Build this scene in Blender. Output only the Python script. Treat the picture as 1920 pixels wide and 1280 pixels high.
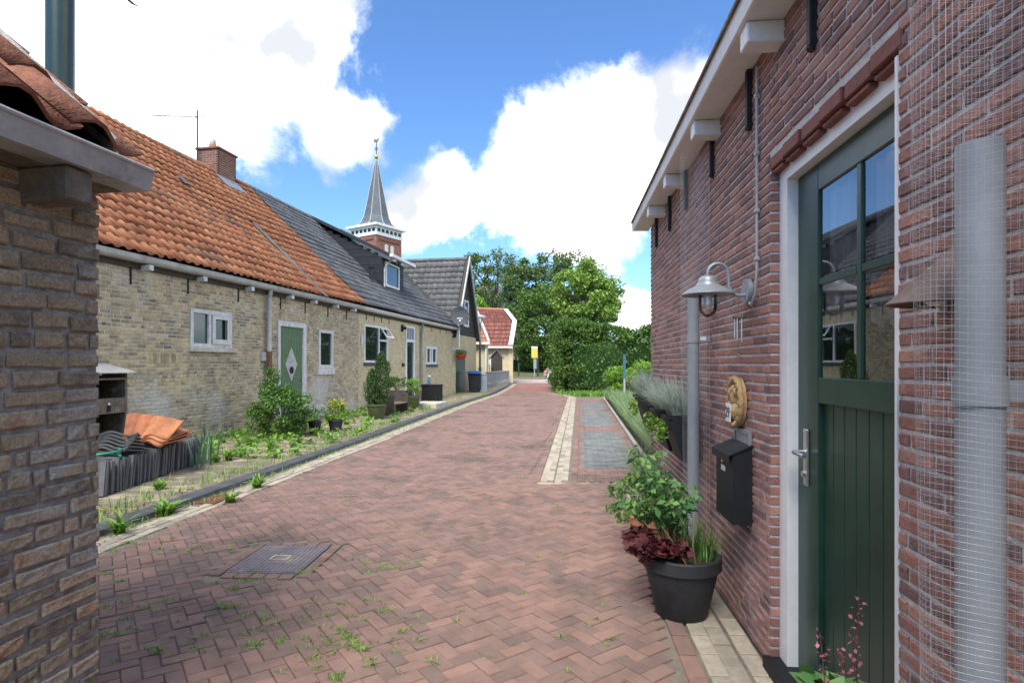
import bpy, math, random
import numpy as np
from mathutils import Vector, Matrix
rnd = random.Random(7); nr = np.random.default_rng(7)
for o in list(bpy.data.objects): bpy.data.objects.remove(o)
S = bpy.context.scene; COL = S.collection
R = math.radians
# ------------------------------------------------------------------ camera
cam_d = bpy.data.cameras.new('camera'); cam = bpy.data.objects.new('camera', cam_d); COL.objects.link(cam)
cam.location = (0, 0, 1.5); cam.rotation_euler = (R(90), 0, 0)
cam_d.sensor_width = 36; cam_d.lens = 20.0; cam_d.shift_y = 43/1920
cam_d.clip_start = 0.05; cam_d.clip_end = 5000
S.camera = cam
F_ = 1067.0
def G(u, v):                     # ground point under a picture point
    Y = F_*1.5/(v-683); return ((u-960)*Y/F_, Y)
# ------------------------------------------------------------------ sky, sun, exposure
SUN = Vector((-0.14, -0.76, 1.0)).normalized()
W = bpy.data.worlds.new('World'); S.world = W; W.use_nodes = True
nt = W.node_tree; nt.nodes.clear()
def wn(t, **k):
    n = nt.nodes.new(t)
    for a, b in k.items(): setattr(n, a, b)
    return n
sky = wn('ShaderNodeTexSky'); sky.sky_type = 'NISHITA'; sky.sun_disc = False
sky.sun_elevation = math.asin(SUN.z); sky.sun_rotation = math.atan2(SUN.x, SUN.y)
sky.air_density = 1.0; sky.dust_density = 0.3; sky.ozone_density = 2.5
tc = wn('ShaderNodeTexCoord')
def wmath(op, a, b=None, clamp=False):
    n = wn('ShaderNodeMath', operation=op); n.use_clamp = clamp
    for i, x in enumerate((a, b)):
        if x is None: continue
        if isinstance(x, (int, float)): n.inputs[i].default_value = x
        else: nt.links.new(x, n.inputs[i])
    return n.outputs[0]
# cloud banks: directions (as picture points) and angular radii; others are spread over the rest of the sky
banks = [(60,60,330),(330,40,330),(390,180,225),(230,300,230),(560,90,190),(640,230,120),(40,330,300),
         (1010,262,118),(1140,235,135),(1120,330,190),(960,370,120),(850,385,110),(1270,260,170),(1000,420,90),(1240,330,120),(770,410,80),
         (1060,455,50),(1195,590,60)]
dirs = []
for u, v, r in banks:
    d = Vector(((u-960)/F_, 1, (683-v)/F_)); L = d.length; dirs.append((d/L, r/F_/L**1.4))
br = random.Random(3)
for k in range(14):
    az = br.uniform(0, 2*math.pi); el = math.asin(br.uniform(0.05, 0.98))
    d = Vector((math.cos(az)*math.cos(el), math.sin(az)*math.cos(el), math.sin(el)))
    if d.y > 0 and abs(d.x/d.y) < 1.05 and d.z/d.y < 0.75: continue
    dirs.append((d, br.uniform(0.2, 0.42)))
acc = None
for d, r in dirs:
    vd = wn('ShaderNodeVectorMath', operation='DISTANCE'); nt.links.new(tc.outputs['Generated'], vd.inputs[0]); vd.inputs[1].default_value = d
    m = wmath('SUBTRACT', 1.0, wmath('DIVIDE', vd.outputs['Value'], r))
    m = wmath('MAXIMUM', m, -1.0)
    acc = m if acc is None else wmath('SMOOTH_MAX', acc, m)
    if acc is not m: acc.node.inputs[2].default_value = 0.25
def wnoise(scale, detail, rough, dist=0.0):
    n = wn('ShaderNodeTexNoise'); n.inputs['Scale'].default_value = scale; n.inputs['Detail'].default_value = detail
    n.inputs['Roughness'].default_value = rough; n.inputs['Distortion'].default_value = dist
    nt.links.new(tc.outputs['Generated'], n.inputs['Vector']); return n.outputs['Fac']
n1 = wnoise(5.5, 8, 0.62, 0.3); n2 = wnoise(2.6, 4, 0.6)
f = wmath('ADD', acc, wmath('MULTIPLY', wmath('SUBTRACT', n1, 0.5), 2.3))
mask = wn('ShaderNodeMapRange', interpolation_type='SMOOTHSTEP'); nt.links.new(f, mask.inputs['Value'])
mask.inputs['From Min'].default_value = 0.06; mask.inputs['From Max'].default_value = 0.55
sh = wn('ShaderNodeMapRange', interpolation_type='SMOOTHSTEP'); nt.links.new(wmath('ADD', n2, wmath('MULTIPLY', n1, 0.35)), sh.inputs['Value'])
sh.inputs['From Min'].default_value = 0.60; sh.inputs['From Max'].default_value = 0.77
ccol = wn('ShaderNodeMix', data_type='RGBA'); nt.links.new(sh.outputs[0], ccol.inputs['Factor'])
ccol.inputs['A'].default_value = (9.4, 9.2, 8.9, 1); ccol.inputs['B'].default_value = (2.35, 2.45, 2.6, 1)
skyg = wn('ShaderNodeMix', data_type='RGBA', blend_type='MULTIPLY'); skyg.inputs['Factor'].default_value = 1
nt.links.new(sky.outputs[0], skyg.inputs['A']); skyg.inputs['B'].default_value = (0.41, 0.55, 0.71, 1)
mx = wn('ShaderNodeMix', data_type='RGBA'); nt.links.new(mask.outputs[0], mx.inputs['Factor'])
nt.links.new(skyg.outputs['Result'], mx.inputs['A']); nt.links.new(ccol.outputs['Result'], mx.inputs['B'])
bg = wn('ShaderNodeBackground'); bg.inputs['Strength'].default_value = 0.1; nt.links.new(mx.outputs['Result'], bg.inputs['Color'])
out = wn('ShaderNodeOutputWorld'); nt.links.new(bg.outputs[0], out.inputs['Surface'])
sd = bpy.data.lights.new('sun', 'SUN'); sun = bpy.data.objects.new('sun', sd); COL.objects.link(sun)
sd.energy = 1.5; sd.angle = R(28); sd.color = (1.0, 0.95, 0.87)
sun.rotation_euler = SUN.to_track_quat('Z', 'Y').to_euler()
S.view_settings.view_transform = 'Standard'; S.view_settings.look = 'None'; S.view_settings.exposure = 1.88; S.view_settings.gamma = 1
# ------------------------------------------------------------------ materials
MATS = {}
def pm(name, cols, rough=0.8, scale=6, bump=0.0, bscale=60, island=0.0, metal=0.0, spec=0.35, stain=None, stain_scale=0.8, stain_lo=0.52, stain_hi=0.7, dirt=0.25, sub=0.0, coat=0.0, zstain=None, bdet=3):
    """procedural material: colour ramp driven by noise and a per-piece random value, blotchy wear, fine relief"""
    m = bpy.data.materials.new(name); m.use_nodes = True; t = m.node_tree; N = t.nodes; K = t.links
    b = N['Principled BSDF']; b.inputs['Roughness'].default_value = rough; b.inputs['Metallic'].default_value = metal
    b.inputs['Specular IOR Level'].default_value = spec; b.inputs['Coat Weight'].default_value = coat
    g = N.new('ShaderNodeNewGeometry')
    def noise(sc, det=3, ro=0.6):
        n = N.new('ShaderNodeTexNoise'); n.inputs['Scale'].default_value = sc; n.inputs['Detail'].default_value = det; n.inputs['Roughness'].default_value = ro
        K.new(g.outputs['Position'], n.inputs['Vector']); return n.outputs['Fac']
    def mth(op, a, b_, clamp=False):
        n = N.new('ShaderNodeMath'); n.operation = op; n.use_clamp = clamp
        for i, x in enumerate((a, b_)):
            if isinstance(x, (int, float)): n.inputs[i].default_value = x
            else: K.new(x, n.inputs[i])
        return n.outputs[0]
    fac = mth('MULTIPLY_ADD', mth('SUBTRACT', noise(scale), 0.5), 1.6); fac.node.inputs[2].default_value = 0.5
    if island:
        oi = N.new('ShaderNodeObjectInfo')
        rv = mth('FRACT', mth('ADD', oi.outputs['Random'], mth('MULTIPLY', g.outputs['Random Per Island'], 7.31)), 0)
        fac = mth('ADD', mth('MULTIPLY', fac, 1-island), mth('MULTIPLY', rv, island))
    rp = N.new('ShaderNodeValToRGB'); e = rp.color_ramp.elements
    while len(e) < len(cols): e.new(0.5)
    for i, c in enumerate(cols):
        e[i].position = 0.12+0.76*i/max(1, len(cols)-1); e[i].color = (*c, 1)
    K.new(fac, rp.inputs['Fac']); col = rp.outputs['Color']
    if stain:
        st = N.new('ShaderNodeMapRange'); st.interpolation_type = 'SMOOTHSTEP'
        sn = mth('ADD', mth('MULTIPLY', noise(stain_scale, 4), 0.75), mth('MULTIPLY', noise(stain_scale*9, 3, 0.7), 0.25))
        if zstain:      # wear that is stronger low on the wall (splash and salt)
            sx = N.new('ShaderNodeSeparateXYZ'); K.new(g.outputs['Position'], sx.inputs[0])
            zz = N.new('ShaderNodeMapRange'); K.new(sx.outputs['Z'], zz.inputs['Value']); zz.inputs['From Min'].default_value = zstain[0]; zz.inputs['From Max'].default_value = zstain[1]
            zz.inputs['To Min'].default_value = zstain[2]; zz.inputs['To Max'].default_value = 0
            sn = mth('ADD', sn, zz.outputs[0])
        K.new(sn, st.inputs['Value']); st.inputs['From Min'].default_value = stain_lo; st.inputs['From Max'].default_value = stain_hi
        mx = N.new('ShaderNodeMix'); mx.data_type = 'RGBA'; K.new(st.outputs[0], mx.inputs['Factor']); K.new(col, mx.inputs['A']); mx.inputs['B'].default_value = (*stain, 1)
        col = mx.outputs['Result']
    if dirt:
        mr = N.new('ShaderNodeMapRange'); K.new(noise(scale*4.3, 4, 0.7), mr.inputs['Value']); mr.inputs['From Min'].default_value = 0.3; mr.inputs['From Max'].default_value = 0.65
        mr.inputs['To Min'].default_value = 1-dirt; mr.inputs['To Max'].default_value = 1.0
        mx = N.new('ShaderNodeMix'); mx.data_type = 'RGBA'; mx.blend_type = 'MULTIPLY'; mx.inputs['Factor'].default_value = 1; K.new(col, mx.inputs['A']); K.new(mr.outputs[0], mx.inputs['B'])
        col = mx.outputs['Result']
    K.new(col, b.inputs['Base Color'])
    if bump:
        bp = N.new('ShaderNodeBump'); bp.inputs['Strength'].default_value = bump; bp.inputs['Distance'].default_value = 0.01
        K.new(noise(bscale, bdet, 0.65), bp.inputs['Height']); K.new(bp.outputs[0], b.inputs['Normal'])
    if sub:
        tr = N.new('ShaderNodeBsdfTranslucent'); K.new(col, tr.inputs['Color']); ms = N.new('ShaderNodeMixShader'); ms.inputs[0].default_value = sub
        K.new(b.outputs[0], ms.inputs[1]); K.new(tr.outputs[0], ms.inputs[2]); K.new(ms.outputs[0], N['Material Output'].inputs['Surface'])
    MATS[name] = m; return m
def glass_mat(name, tint=(1,1,1), refl=1.6, base=0.04):
    m = bpy.data.materials.new(name); m.use_nodes = True; t = m.node_tree; N = t.nodes; K = t.links; N.remove(N['Principled BSDF'])
    tr = N.new('ShaderNodeBsdfTransparent'); tr.inputs[0].default_value = (*tint, 1); gl = N.new('ShaderNodeBsdfGlossy'); gl.inputs['Roughness'].default_value = 0.0
    fr = N.new('ShaderNodeFresnel'); fr.inputs['IOR'].default_value = 1.5
    ma = N.new('ShaderNodeMath'); ma.operation = 'MULTIPLY_ADD'; ma.use_clamp = True; K.new(fr.outputs[0], ma.inputs[0]); ma.inputs[1].default_value = refl; ma.inputs[2].default_value = base
    mx = N.new('ShaderNodeMixShader'); K.new(ma.outputs[0], mx.inputs[0]); K.new(tr.outputs[0], mx.inputs[1]); K.new(gl.outputs[0], mx.inputs[2]); K.new(mx.outputs[0], N['Material Output'].inputs['Surface'])
    MATS[name] = m; return m
M = {}
M['red_brick'] = pm('red_brick', [(0.17,0.105,0.10),(0.27,0.14,0.12),(0.37,0.175,0.13),(0.45,0.25,0.20)], 0.85, 7, 0.7, 55, island=0.62, stain=(0.44,0.36,0.33), stain_scale=2.2, stain_lo=0.50, stain_hi=0.85)
M['red_mortar'] = pm('red_mortar', [(0.52,0.49,0.48),(0.66,0.63,0.61)], 0.95, 12, 0.6, 90)
M['lintel_brick'] = pm('lintel_brick', [(0.17,0.06,0.05),(0.26,0.09,0.07)], 0.7, 8, 0.3, 40, island=0.4)
M['yellow_brick'] = pm('yellow_brick', [(0.17,0.145,0.115),(0.36,0.295,0.19),(0.53,0.42,0.25),(0.64,0.53,0.32)], 0.9, 3.5, 0.6, 40, island=0.5, stain=(0.58,0.56,0.52), stain_scale=0.8, stain_lo=0.52, stain_hi=0.72, zstain=(0.1,2.4,0.10))
M['yellow_mortar'] = pm('yellow_mortar', [(0.42,0.38,0.30),(0.66,0.63,0.56)], 0.95, 3, 0.5, 60)
M['clean_brick'] = pm('clean_brick', [(0.52,0.42,0.24),(0.64,0.53,0.31),(0.72,0.61,0.39)], 0.9, 3, 0.4, 40, island=0.5, stain=(0.42,0.40,0.37), stain_scale=0.6, stain_lo=0.6, stain_hi=0.78, zstain=(0.1,1.4,0.08))
M['old_brick'] = pm('old_brick', [(0.23,0.19,0.15),(0.36,0.29,0.20),(0.50,0.40,0.26),(0.42,0.34,0.24),(0.58,0.48,0.33),(0.50,0.27,0.17)], 0.95, 22, 0.8, 110, bdet=6, island=0.68, stain=(0.56,0.54,0.50), stain_scale=3.4, stain_lo=0.49, stain_hi=0.68, dirt=0.5)
M['old_mortar'] = pm('old_mortar', [(0.38,0.36,0.33),(0.62,0.60,0.57)], 0.97, 7, 1.0, 120, dirt=0.5, bdet=6)
M['church_brick'] = pm('church_brick', [(0.22,0.10,0.07),(0.34,0.17,0.12)], 0.9, 2, 0.2, 20)
M['chimney_brick'] = pm('chimney_brick', [(0.17,0.08,0.06),(0.30,0.14,0.10)], 0.9, 8, 0.4, 50, island=0.6)
M['paver'] = pm('paver', [(0.18,0.13,0.112),(0.26,0.165,0.135),(0.33,0.195,0.152)], 0.85, 1.1, 0.5, 220, island=0.55, stain=(0.12,0.095,0.075), stain_scale=0.75, stain_lo=0.50, stain_hi=0.68, dirt=0.3)
M['joint'] = pm('joint', [(0.14,0.12,0.095),(0.26,0.215,0.17)], 1.0, 5, 0.6, 120)
M['tan_paver'] = pm('tan_paver', [(0.26,0.23,0.18),(0.42,0.37,0.29),(0.52,0.45,0.33)], 0.9, 4, 0.4, 120, island=0.6, dirt=0.3)
M['walk_paver'] = pm('walk_paver', [(0.24,0.21,0.14),(0.40,0.34,0.23),(0.48,0.41,0.28)], 0.9, 1.2, 0.4, 120, island=0.45, stain=(0.15,0.15,0.085), stain_scale=1.1, stain_lo=0.47, stain_hi=0.66, dirt=0.5)
M['grey_paver'] = pm('grey_paver', [(0.11,0.12,0.115),(0.18,0.19,0.18),(0.24,0.25,0.235)], 0.8, 2, 0.4, 120, island=0.5, dirt=0.25)
M['kerb'] = pm('kerb', [(0.05,0.055,0.06),(0.11,0.115,0.12)], 0.8, 4, 0.5, 90, dirt=0.3)
M['orange_tile'] = pm('orange_tile', [(0.26,0.10,0.055),(0.40,0.15,0.072),(0.47,0.195,0.092),(0.52,0.25,0.13)], 0.85, 1.3, 0.5, 60, island=0.5, stain=(0.22,0.13,0.085), stain_scale=0.9, stain_lo=0.50, stain_hi=0.72, dirt=0.5)
M['shed_tile'] = pm('shed_tile', [(0.22,0.085,0.05),(0.36,0.15,0.09),(0.42,0.22,0.14)], 0.85, 5, 0.6, 50, island=0.4, stain=(0.30,0.28,0.22), stain_scale=4, stain_lo=0.55, stain_hi=0.75, dirt=0.5)
M['dark_tile'] = pm('dark_tile', [(0.085,0.088,0.093),(0.13,0.133,0.14),(0.175,0.175,0.185)], 0.6, 2.0, 0.3, 60, island=0.5, dirt=0.25)
M['grey_tile'] = pm('grey_tile', [(0.10,0.10,0.095),(0.15,0.148,0.14),(0.19,0.18,0.165)], 0.7, 2.0, 0.3, 60, island=0.5, dirt=0.3)
M['red_tile'] = pm('red_tile', [(0.15,0.05,0.04),(0.22,0.075,0.055),(0.30,0.125,0.095)], 0.75, 2.0, 0.3, 30, island=0.5)
M['white'] = pm('white', [(0.72,0.72,0.71),(0.80,0.80,0.79)], 0.45, 5, 0.05, 60, dirt=0.08)
M['old_white'] = pm('old_white', [(0.55,0.54,0.51),(0.78,0.77,0.75)], 0.65, 9, 0.4, 60, stain=(0.30,0.27,0.22), stain_scale=5, stain_lo=0.60, stain_hi=0.7, dirt=0.25)
M['zinc'] = pm('zinc', [(0.42,0.42,0.41),(0.56,0.55,0.53)], 0.55, 4, 0.1, 40, metal=0.2, dirt=0.2, stain=(0.30,0.28,0.25), stain_scale=2.5)
M['grey_metal'] = pm('grey_metal', [(0.27,0.30,0.32),(0.34,0.37,0.39)], 0.45, 6, 0.05, 50, metal=0.35, dirt=0.15)
M['pvc'] = pm('pvc', [(0.23,0.25,0.27),(0.29,0.31,0.33)], 0.45, 4, 0.03, 40, dirt=0.15)
M['rust'] = pm('rust', [(0.13,0.06,0.035),(0.22,0.10,0.06)], 0.8, 9, 0.4, 60)
M['iron'] = pm('iron', [(0.012,0.012,0.013),(0.03,0.028,0.028)], 0.6, 20, 0.3, 90)
M['green_paint'] = pm('green_paint', [(0.012,0.046,0.032),(0.018,0.060,0.042)], 0.32, 3, 0.06, 60, spec=0.5, dirt=0.2, stain=(0.06,0.085,0.07), stain_scale=2.5, stain_lo=0.58, stain_hi=0.85)
M['old_green'] = pm('old_green', [(0.10,0.17,0.085),(0.15,0.23,0.12)], 0.7, 7, 0.2, 60, stain=(0.30,0.33,0.25), stain_scale=6, stain_lo=0.62, stain_hi=0.75)
M['flue_green'] = pm('flue_green', [(0.014,0.04,0.036),(0.02,0.05,0.046)], 0.35, 3, 0.02, 30, spec=0.5)
M['black'] = pm('black', [(0.012,0.013,0.015),(0.022,0.023,0.026)], 0.6, 5, 0.08, 60, spec=0.25)
M['pot_black'] = pm('pot_black', [(0.022,0.023,0.026),(0.04,0.042,0.046)], 0.6, 6, 0.15, 160, stain=(0.10,0.10,0.09), stain_scale=4, stain_lo=0.62, stain_hi=0.85)
M['terracotta'] = pm('terracotta', [(0.40,0.16,0.08),(0.52,0.24,0.13)], 0.8, 8, 0.2, 60)
M['olive_pot'] = pm('olive_pot', [(0.06,0.075,0.03),(0.09,0.105,0.045)], 0.3, 3, 0.02, 40, spec=0.5)
M['wood_old'] = pm('wood_old', [(0.12,0.095,0.07),(0.24,0.20,0.16)], 0.85, 12, 0.5, 50, stain=(0.36,0.36,0.33), stain_scale=6, stain_lo=0.57, stain_hi=0.66)
M['dark_wood'] = pm('dark_wood', [(0.045,0.038,0.032),(0.085,0.075,0.065)], 0.75, 8, 0.3, 40)
M['siding'] = pm('siding', [(0.016,0.019,0.023),(0.028,0.032,0.038)], 0.55, 5, 0.1, 40, island=0.3)
M['slate'] = pm('slate', [(0.085,0.10,0.115),(0.13,0.15,0.165)], 0.6, 0.6, 0.2, 8, dirt=0.3)
M['gold'] = pm('gold', [(0.70,0.45,0.12),(0.85,0.58,0.2)], 0.3, 5, 0, metal=0.9)
M['clay_figure'] = pm('clay_figure', [(0.38,0.24,0.10),(0.58,0.40,0.20)], 0.7, 14, 0.5, 60)
M['brown_metal'] = pm('brown_metal', [(0.15,0.105,0.09),(0.20,0.145,0.125)], 0.5, 6, 0.1, 40)
M['steel'] = pm('steel', [(0.55,0.56,0.57),(0.65,0.66,0.67)], 0.28, 5, 0, metal=0.9, dirt=0.05)
M['wire'] = pm('wire', [(0.50,0.51,0.53),(0.60,0.61,0.63)], 0.4, 5, 0, metal=0.5)
M['lace'] = pm('lace', [(0.78,0.78,0.77),(0.82,0.82,0.81)], 0.9, 5, 0, sub=0.4, dirt=0.05)
M['room'] = pm('room', [(0.10,0.095,0.09),(0.14,0.13,0.12)], 0.9, 3)
M['ground'] = pm('ground', [(0.06,0.09,0.03),(0.10,0.13,0.05),(0.14,0.13,0.08)], 1.0, 0.8, 0.6, 20)
M['far_road'] = pm('far_road', [(0.26,0.125,0.105),(0.31,0.15,0.12)], 0.9, 0.6, 0.2, 60)
M['pale_road'] = pm('pale_road', [(0.38,0.36,0.33),(0.46,0.44,0.41)], 0.9, 0.8, 0.2, 40)
M['blue'] = pm('blue', [(0.03,0.09,0.30),(0.04,0.12,0.36)], 0.4, 4, 0)
M['teal'] = pm('teal', [(0.05,0.14,0.22),(0.07,0.18,0.26)], 0.4, 4, 0)
M['red'] = pm('red', [(0.50,0.03,0.02),(0.65,0.06,0.03)], 0.5, 6, 0, island=0.5)
M['orange'] = pm('orange', [(0.60,0.16,0.04),(0.65,0.2,0.05)], 0.5, 4, 0)
M['yellow'] = pm('yellow', [(0.70,0.50,0.05),(0.75,0.58,0.08)], 0.6, 4, 0, island=0.5)
M['green_hose'] = pm('green_hose', [(0.02,0.22,0.14),(0.03,0.26,0.17)], 0.4, 4, 0)
M['car_white'] = pm('car_white', [(0.74,0.74,0.75),(0.78,0.78,0.79)], 0.25, 3, 0, spec=0.5, coat=0.5, dirt=0.05)
M['rubber'] = pm('rubber', [(0.02,0.02,0.02),(0.03,0.03,0.03)], 0.8, 5, 0.1, 60)
M['manhole'] = pm('manhole', [(0.15,0.13,0.145),(0.22,0.195,0.21)], 0.75, 9, 0.3, 90, stain=(0.30,0.26,0.22), stain_scale=4)
M['soil'] = pm('soil', [(0.035,0.025,0.018),(0.08,0.06,0.04)], 1.0, 14, 0.9, 50)
def leafm(n, cols, sub=0.3): M[n] = pm(n, cols, 0.5, 1.5, 0, island=0.7, sub=sub, dirt=0.1, spec=0.4)
leafm('leaf_dark', [(0.027,0.075,0.018),(0.060,0.143,0.033),(0.112,0.225,0.053)])
leafm('leaf_mid', [(0.053,0.128,0.027),(0.105,0.225,0.045),(0.195,0.330,0.075)])
leafm('leaf_lime', [(0.105,0.225,0.030),(0.195,0.375,0.045),(0.360,0.540,0.075)])
leafm('leaf_far0', [(0.053,0.112,0.038),(0.098,0.180,0.053),(0.165,0.255,0.075)])
leafm('leaf_far', [(0.06,0.12,0.035),(0.13,0.21,0.06),(0.22,0.30,0.10)])
leafm('hedge', [(0.045,0.11,0.02),(0.10,0.20,0.035),(0.19,0.30,0.06)])
leafm('leaf_tree', [(0.11,0.21,0.03),(0.23,0.38,0.06),(0.40,0.52,0.12)])
leafm('leaf_rose', [(0.06,0.16,0.055),(0.12,0.27,0.08),(0.28,0.42,0.13)])
leafm('leaf_red', [(0.049,0.011,0.014),(0.098,0.021,0.025),(0.154,0.042,0.042)])
leafm('leaf_blue', [(0.26,0.35,0.30),(0.42,0.50,0.43),(0.55,0.58,0.48)])
leafm('leaf_lav', [(0.15,0.25,0.10),(0.27,0.39,0.17),(0.42,0.50,0.28)])
leafm('leaf_leek', [(0.090,0.195,0.120),(0.165,0.300,0.180)])
leafm('leaf_weed', [(0.105,0.225,0.030),(0.195,0.375,0.060),(0.330,0.510,0.105)])
leafm('leaf_conifer', [(0.018,0.060,0.015),(0.045,0.112,0.024),(0.105,0.165,0.030)])
leafm('leaf_yellow', [(0.350,0.330,0.030),(0.550,0.450,0.050)])
leafm('dry', [(0.220,0.170,0.090),(0.360,0.300,0.160)])
leafm('pink', [(0.450,0.120,0.160),(0.600,0.250,0.280)])
M['stem'] = pm('stem', [(0.10,0.08,0.04),(0.20,0.17,0.08)], 0.8, 9)
M['stem_red'] = pm('stem_red', [(0.16,0.03,0.04),(0.22,0.05,0.06)], 0.7, 9)
M['bark'] = pm('bark', [(0.06,0.05,0.035),(0.13,0.11,0.08)], 0.95, 6, 0.8, 20)
M['pane'] = pm('pane', [(0.012,0.018,0.016),(0.02,0.028,0.025)], 0.03, 1, 0, spec=0.9, dirt=0)
glass_mat('clear_glass'); M['glass'] = glass_mat('door_glass', refl=1.9, base=0.12); M['thin_glass'] = glass_mat('lamp_glass', refl=1.5, base=0.06)
# ------------------------------------------------------------------ mesh helpers
class MB:
    def __init__(s): s.v = []; s.f = []
    def quad(s, *p):
        i = len(s.v); s.v += [tuple(q) for q in p]; s.f.append(tuple(range(i, i+len(p)))); return s
    def box(s, x0, x1, y0, y1, z0, z1, mtx=None):
        P = [Vector(p) for p in ((x0,y0,z0),(x1,y0,z0),(x1,y1,z0),(x0,y1,z0),(x0,y0,z1),(x1,y0,z1),(x1,y1,z1),(x0,y1,z1))]
        if mtx is not None: P = [mtx @ p for p in P]
        i = len(s.v); s.v += [tuple(p) for p in P]
        s.f += [tuple(i+k for k in q) for q in ((0,3,2,1),(4,5,6,7),(0,1,5,4),(1,2,6,5),(2,3,7,6),(3,0,4,7))]; return s
    def bbox(s, x0, x1, y0, y1, z0, z1, b=0.005, mtx=None):       # box with chamfered edges
        xs, ys, zs = (x0, x1), (y0, y1), (z0, z1); i0 = len(s.v); idx = {}
        for a in (0,1):
            for c in (0,1):
                for e in (0,1):
                    sx, sy, sz = (1,-1)[a]*b, (1,-1)[c]*b, (1,-1)[e]*b
                    for ax in range(3):
                        p = Vector((xs[a]+(0 if ax == 0 else sx), ys[c]+(0 if ax == 1 else sy), zs[e]+(0 if ax == 2 else sz)))
                        idx[(a,c,e,ax)] = len(s.v); s.v.append(tuple(mtx @ p if mtx is not None else p))
        I = idx
        for k in (0,1):
            s.f.append(tuple(I[q] for q in ((k,0,0,0),(k,1,0,0),(k,1,1,0),(k,0,1,0))))
            s.f.append(tuple(I[q] for q in ((0,k,0,1),(1,k,0,1),(1,k,1,1),(0,k,1,1))))
            s.f.append(tuple(I[q] for q in ((0,0,k,2),(1,0,k,2),(1,1,k,2),(0,1,k,2))))
            for l in (0,1):
                s.f.append((I[(k,l,0,0)],I[(k,l,1,0)],I[(k,l,1,1)],I[(k,l,0,1)]))
                s.f.append((I[(k,0,l,0)],I[(k,1,l,0)],I[(k,1,l,2)],I[(k,0,l,2)]))
                s.f.append((I[(0,k,l,1)],I[(1,k,l,1)],I[(1,k,l,2)],I[(0,k,l,2)]))
                for m_ in (0,1): s.f.append((I[(k,l,m_,0)],I[(k,l,m_,1)],I[(k,l,m_,2)]))
        return s
    def tube(s, pts, r, n=8, caps=True):
        pts = [Vector(p) for p in pts]; rs = r if isinstance(r, (list, tuple)) else [r]*len(pts); rings = []; up = None
        for k, p in enumerate(pts):
            t = (pts[min(k+1, len(pts)-1)]-pts[max(k-1, 0)]).normalized()
            if up is None: up = Vector((0,0,1)) if abs(t.z) < 0.9 else Vector((1,0,0))
            a = t.cross(up)
            a = a.normalized() if a.length > 1e-6 else Vector((1,0,0)); b = a.cross(t).normalized(); up = b
            i = len(s.v); rings.append(i)
            for j in range(n):
                an = 2*math.pi*j/n; s.v.append(tuple(p+rs[k]*(math.cos(an)*a+math.sin(an)*b)))
        for k in range(len(pts)-1):
            for j in range(n): s.f.append((rings[k]+j, rings[k]+(j+1)%n, rings[k+1]+(j+1)%n, rings[k+1]+j))
        if caps: s.f.append(tuple(rings[0]+j for j in range(n))[::-1]); s.f.append(tuple(rings[-1]+j for j in range(n)))
        return s
    def lathe(s, prof, n=24, c=(0,0,0), closed=False):
        i = len(s.v)
        for r, z in prof:
            for j in range(n):
                a = 2*math.pi*j/n; s.v.append((c[0]+r*math.cos(a), c[1]+r*math.sin(a), c[2]+z))
        for k in range(len(prof)-1):
            for j in range(n): s.f.append((i+k*n+j, i+k*n+(j+1)%n, i+(k+1)*n+(j+1)%n, i+(k+1)*n+j))
        return s
    def prism(s, poly, y0, y1, mp=lambda a, b, y: (a, y, b)):     # polygon in (a,b) swept along y
        i = len(s.v); n = len(poly)
        s.v += [mp(a, b, y0) for a, b in poly]+[mp(a, b, y1) for a, b in poly]
        s.f.append(tuple(range(i, i+n))); s.f.append(tuple(range(i+2*n-1, i+n-1, -1)))
        for j in range(n): s.f.append((i+j, i+n+j, i+n+(j+1)%n, i+(j+1)%n))
        return s
    def mesh(s, name):
        me = bpy.data.meshes.new(name); me.from_pydata(s.v, [], s.f); me.update(); return me
    def build(s, name, mat, parent=None, smooth=False, fix=True):
        me = s.mesh(name)
        if fix:
            import bmesh
            bm = bmesh.new(); bm.from_mesh(me); bmesh.ops.recalc_face_normals(bm, faces=bm.faces); bm.to_mesh(me); bm.free()
        if smooth: me.shade_smooth() if smooth is True else me.set_sharp_from_angle(angle=R(smooth)); 
        if smooth and smooth is not True:
            for p in me.polygons: p.use_smooth = True
        return link(name, me, mat, parent)
def link(name, me, mat, parent=None):
    if mat is not None and not me.materials: me.materials.append(M[mat] if isinstance(mat, str) else mat)
    o = bpy.data.objects.new(name, me); COL.objects.link(o); o.parent = parent; return o
def thing(name, label, cat, loc=(0,0,0), rz=0, group=None):
    o = bpy.data.objects.new(name, None); COL.objects.link(o); o.location = loc; o.rotation_euler = (0,0,rz); o.empty_display_size = 0.2
    return tag(o, label, cat, group)
def tag(o, label, cat, group=None):
    o['label'] = label; o['category'] = cat
    if group: o['group'] = group
    return o
def struct(o): o['kind'] = 'structure'; return o
def stuff(o): o['kind'] = 'stuff'; return o
def np_mesh(name, V, Fq):
    me = bpy.data.meshes.new(name); V = np.asarray(V, np.float32); Fq = np.asarray(Fq, np.int32); k = Fq.shape[1]
    me.vertices.add(len(V)); me.vertices.foreach_set('co', V.ravel()); me.loops.add(Fq.size); me.loops.foreach_set('vertex_index', Fq.ravel())
    me.polygons.add(len(Fq)); me.polygons.foreach_set('loop_start', np.arange(len(Fq), dtype=np.int32)*k); me.update(calc_edges=True); me.validate(); return me
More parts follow.
